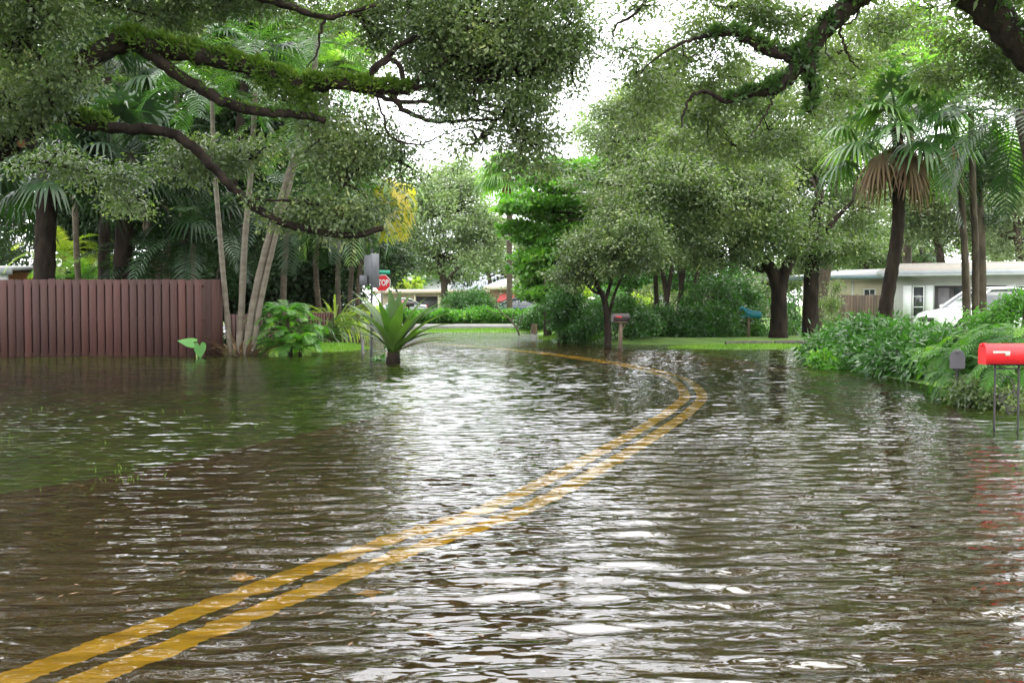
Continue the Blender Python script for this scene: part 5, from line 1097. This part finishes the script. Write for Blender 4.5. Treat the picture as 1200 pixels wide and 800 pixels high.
# turquoise mailbox shaped like a sea animal on a post
q = gp(877, 395, 34.2); zb = P(877, 372, 34.2)[2] - q[2]
t = thing('turquoise_mailbox', 'turquoise animal shaped mailbox on a post left of the forked oak', 'mailbox', q); g = Geo()
tube(g, catmull([(-.30, 0, zb + .28), (-.2, 0, zb + .32), (-.08, 0, zb + .24), (.05, 0, zb + .14), (.25, 0, zb + .10), (.40, 0, zb + .06)], 5), np.interp(np.linspace(0, 1, 26), [0, .15, .3, .6, 1], [.04, .06, .05, .13, .11]), 10); local(g.build('body', 'turquoise', t, smooth=True))
g = Geo(); box(g, (.3, 0, zb + .12), (.2, .16, .2), bev=.04); local(g.build('tail', 'turquoise', t)); g = Geo(); box(g, (0, 0, zb / 2), (.08, .08, zb + .1), bev=.006); local(g.build('post', 'wood', t)); g = Geo(); box(g, (0, 0, zb + .04), (.5, .16, .04)); local(g.build('bracket', 'turquoise', t))
# far mailbox on a thin post
q = gp(479, 372, 60); zb = P(479, 357, 60)[2] - q[2]; t = thing('mailbox', 'far dark mailbox on a thin post above the broad leaved plant', 'mailbox', q, .3); g = Geo(); pr = box_profile(.26, .3)
poly_prism(g, [(0, y, z) for y, z in pr], np.array([-.3, 0, zb - .1]), np.array([.3, 0, zb - .1])); local(g.build('box', 'blackbox', t)); g = Geo(); tube(g, np.array([[0, 0, -.1], [0, 0, zb - .05]]), [.05, .05], 8); local(g.build('post', 'iron', t))

# ------------------------------------------------------------------ signs
def octagon(r): return [(r * math.cos(math.pi / 8 + i * math.pi / 4), 0, r * math.sin(math.pi / 8 + i * math.pi / 4)) for i in range(8)]
Dst = 50; c = P(448, 331.5, Dst); b = gp(448, 380, Dst)
t = thing('stop_sign', 'red octagonal STOP sign with a green street plate on top', 'road sign', b, 0)
cz = c[2] - b[2]
g = Geo(); tube(g, np.array([[0, .03, -.1], [0, .03, cz + .62]]), [.035, .035], 8); local(g.build('post', 'greypost', t))
g = Geo(); poly_prism(g, octagon(.44), np.array([0, -.012, cz]), np.array([0, .002, cz])); pl = local(g.build('sign_border', 'signwhite', t))
g = Geo(); poly_prism(g, octagon(.405), np.array([0, -.018, cz]), np.array([0, -.0125, cz])); local(g.build('sign_face', 'signred', t))
fc = bpy.data.curves.new('word', 'FONT'); fc.body = 'STOP'; fc.size = .40; fc.align_x = 'CENTER'; fc.align_y = 'CENTER'; fc.extrude = .003; fc.offset = .012; fc.space_character = 1.0
fo = bpy.data.objects.new('word', fc); col.objects.link(fo); bpy.context.view_layer.update()
me = bpy.data.meshes.new_from_object(fo.evaluated_get(bpy.context.evaluated_depsgraph_get())); bpy.data.objects.remove(fo)
lo_ = bpy.data.objects.new('lettering', me); col.objects.link(lo_); lo_.parent = t; lo_.rotation_euler = (math.pi / 2, 0, 0); lo_.location = (0, -.023, cz); lo_.scale = (.66, 1, 1); me.materials.clear(); me.materials.append(M['signwhite'])
g = Geo(); box(g, (.10, 0, cz + .53), (.62, .012, .17), .5, bev=.003); local(g.build('street_plate', 'signgreen', t))

Dsg = 24; b = gp(435, 415, Dsg); c = P(436, 316, Dsg); cz = c[2] - b[2]
t = thing('road_sign', 'grey backs of two sign plates on a dark post, hiding part of the STOP sign', 'road sign', b, 0)
g = Geo(); tube(g, np.array([[0, 0, -.1], [.03, 0, P(436, 291, Dsg)[2] - b[2]]]), [.03, .028], 8); local(g.build('post', 'darkpost', t))
g = Geo(); box(g, (.09, .06, cz - .02), (.34, .008, .80), 1.1, bev=.002); local(g.build('sign_plate', 'signback', t))
g = Geo(); box(g, (-.06, -.035, cz - .0), (.34, .008, .68), -.9, bev=.002); local(g.build('sign_plate', 'signback', t))
g = Geo(); box(g, (-.17, -.035, cz - .25), (.22, .008, .24), -.5, bev=.002); local(g.build('sign_plate', 'signback', t))
q = G(425, 414.5); g = Geo(); tube(g, np.array([q + [0, 0, -.1], q + [0, 0, .34], q + [0, 0, .38]]), [.04, .038, .02], 8); tag(g.build('marker_post', 'greypost'), 'short grey post standing in the water left of the broad leaved plant', 'post')

# ------------------------------------------------------------------ light
w = bpy.data.worlds.new('World'); sc.world = w; w.use_nodes = True; nt = w.node_tree; nt.nodes.clear(); L = nt.links.new
out = N(nt, 'ShaderNodeOutputWorld'); bgn = N(nt, 'ShaderNodeBackground'); L(bgn.outputs[0], out.inputs[0]); bgn.inputs['Strength'].default_value = .145
sky = N(nt, 'ShaderNodeTexSky'); sky.sky_type = 'NISHITA'; sky.sun_disc = False
SEL, SAZ = math.radians(58), math.radians(42)   # azimuth from +Y towards +X
sky.sun_elevation = SEL; sky.sun_rotation = SAZ
tc = N(nt, 'ShaderNodeTexCoord'); nz = N(nt, 'ShaderNodeTexNoise'); nz.inputs['Scale'].default_value = 2.2; nz.inputs['Detail'].default_value = 6; L(tc.outputs['Generated'], nz.inputs['Vector'])
cr = N(nt, 'ShaderNodeValToRGB'); cr.color_ramp.elements[0].position = .3; cr.color_ramp.elements[1].position = .7; cr.color_ramp.elements[0].color = (11.5, 11.8, 12.2, 1); cr.color_ramp.elements[1].color = (17, 17.1, 17.2, 1)
L(nz.outputs['Fac'], cr.inputs[0]); mx = N(nt, 'ShaderNodeMix', data_type='RGBA'); mx.inputs[0].default_value = .9; L(sky.outputs[0], mx.inputs[6]); L(cr.outputs[0], mx.inputs[7]); L(mx.outputs[2], bgn.inputs['Color'])
sd = bpy.data.lights.new('sun', 'SUN'); sd.energy = 1.4; sd.angle = math.radians(60); sd.color = (1, .95, .87); so = bpy.data.objects.new('sun', sd); col.objects.link(so)
dv = Vector((math.sin(SAZ) * math.cos(SEL), math.cos(SAZ) * math.cos(SEL), math.sin(SEL))); so.rotation_euler = dv.to_track_quat('Z', 'Y').to_euler()
vs = sc.view_settings; vs.view_transform = 'Standard'; vs.look = 'None'; vs.gamma = 1; vs.use_curve_mapping = False; vs.exposure = 1.12
cy = sc.cycles; cy.max_bounces = 7; cy.diffuse_bounces = 2; cy.glossy_bounces = 3; cy.transmission_bounces = 5; cy.transparent_max_bounces = 6; cy.use_denoising = True; cy.caustics_refractive = True; cy.caustics_reflective = False; cy.use_adaptive_sampling = True; cy.adaptive_threshold = .02

# pale damp air
m_, nt_, o_ = new_mat('damp air'); pv = N(nt_, 'ShaderNodeVolumePrincipled'); pv.inputs['Color'].default_value = (.95, .97, 1, 1); pv.inputs['Density'].default_value = .00008; pv.inputs['Anisotropy'].default_value = .2
nt_.links.new(pv.outputs[0], o_.inputs['Volume']); M['haze'] = m_
g = Geo(); box(g, (0, 300, 14), (720, 780, 32)); tag(g.build('haze', 'haze'), kind='stuff')
cy.volume_bounces = 0; cy.volume_step_rate = 10
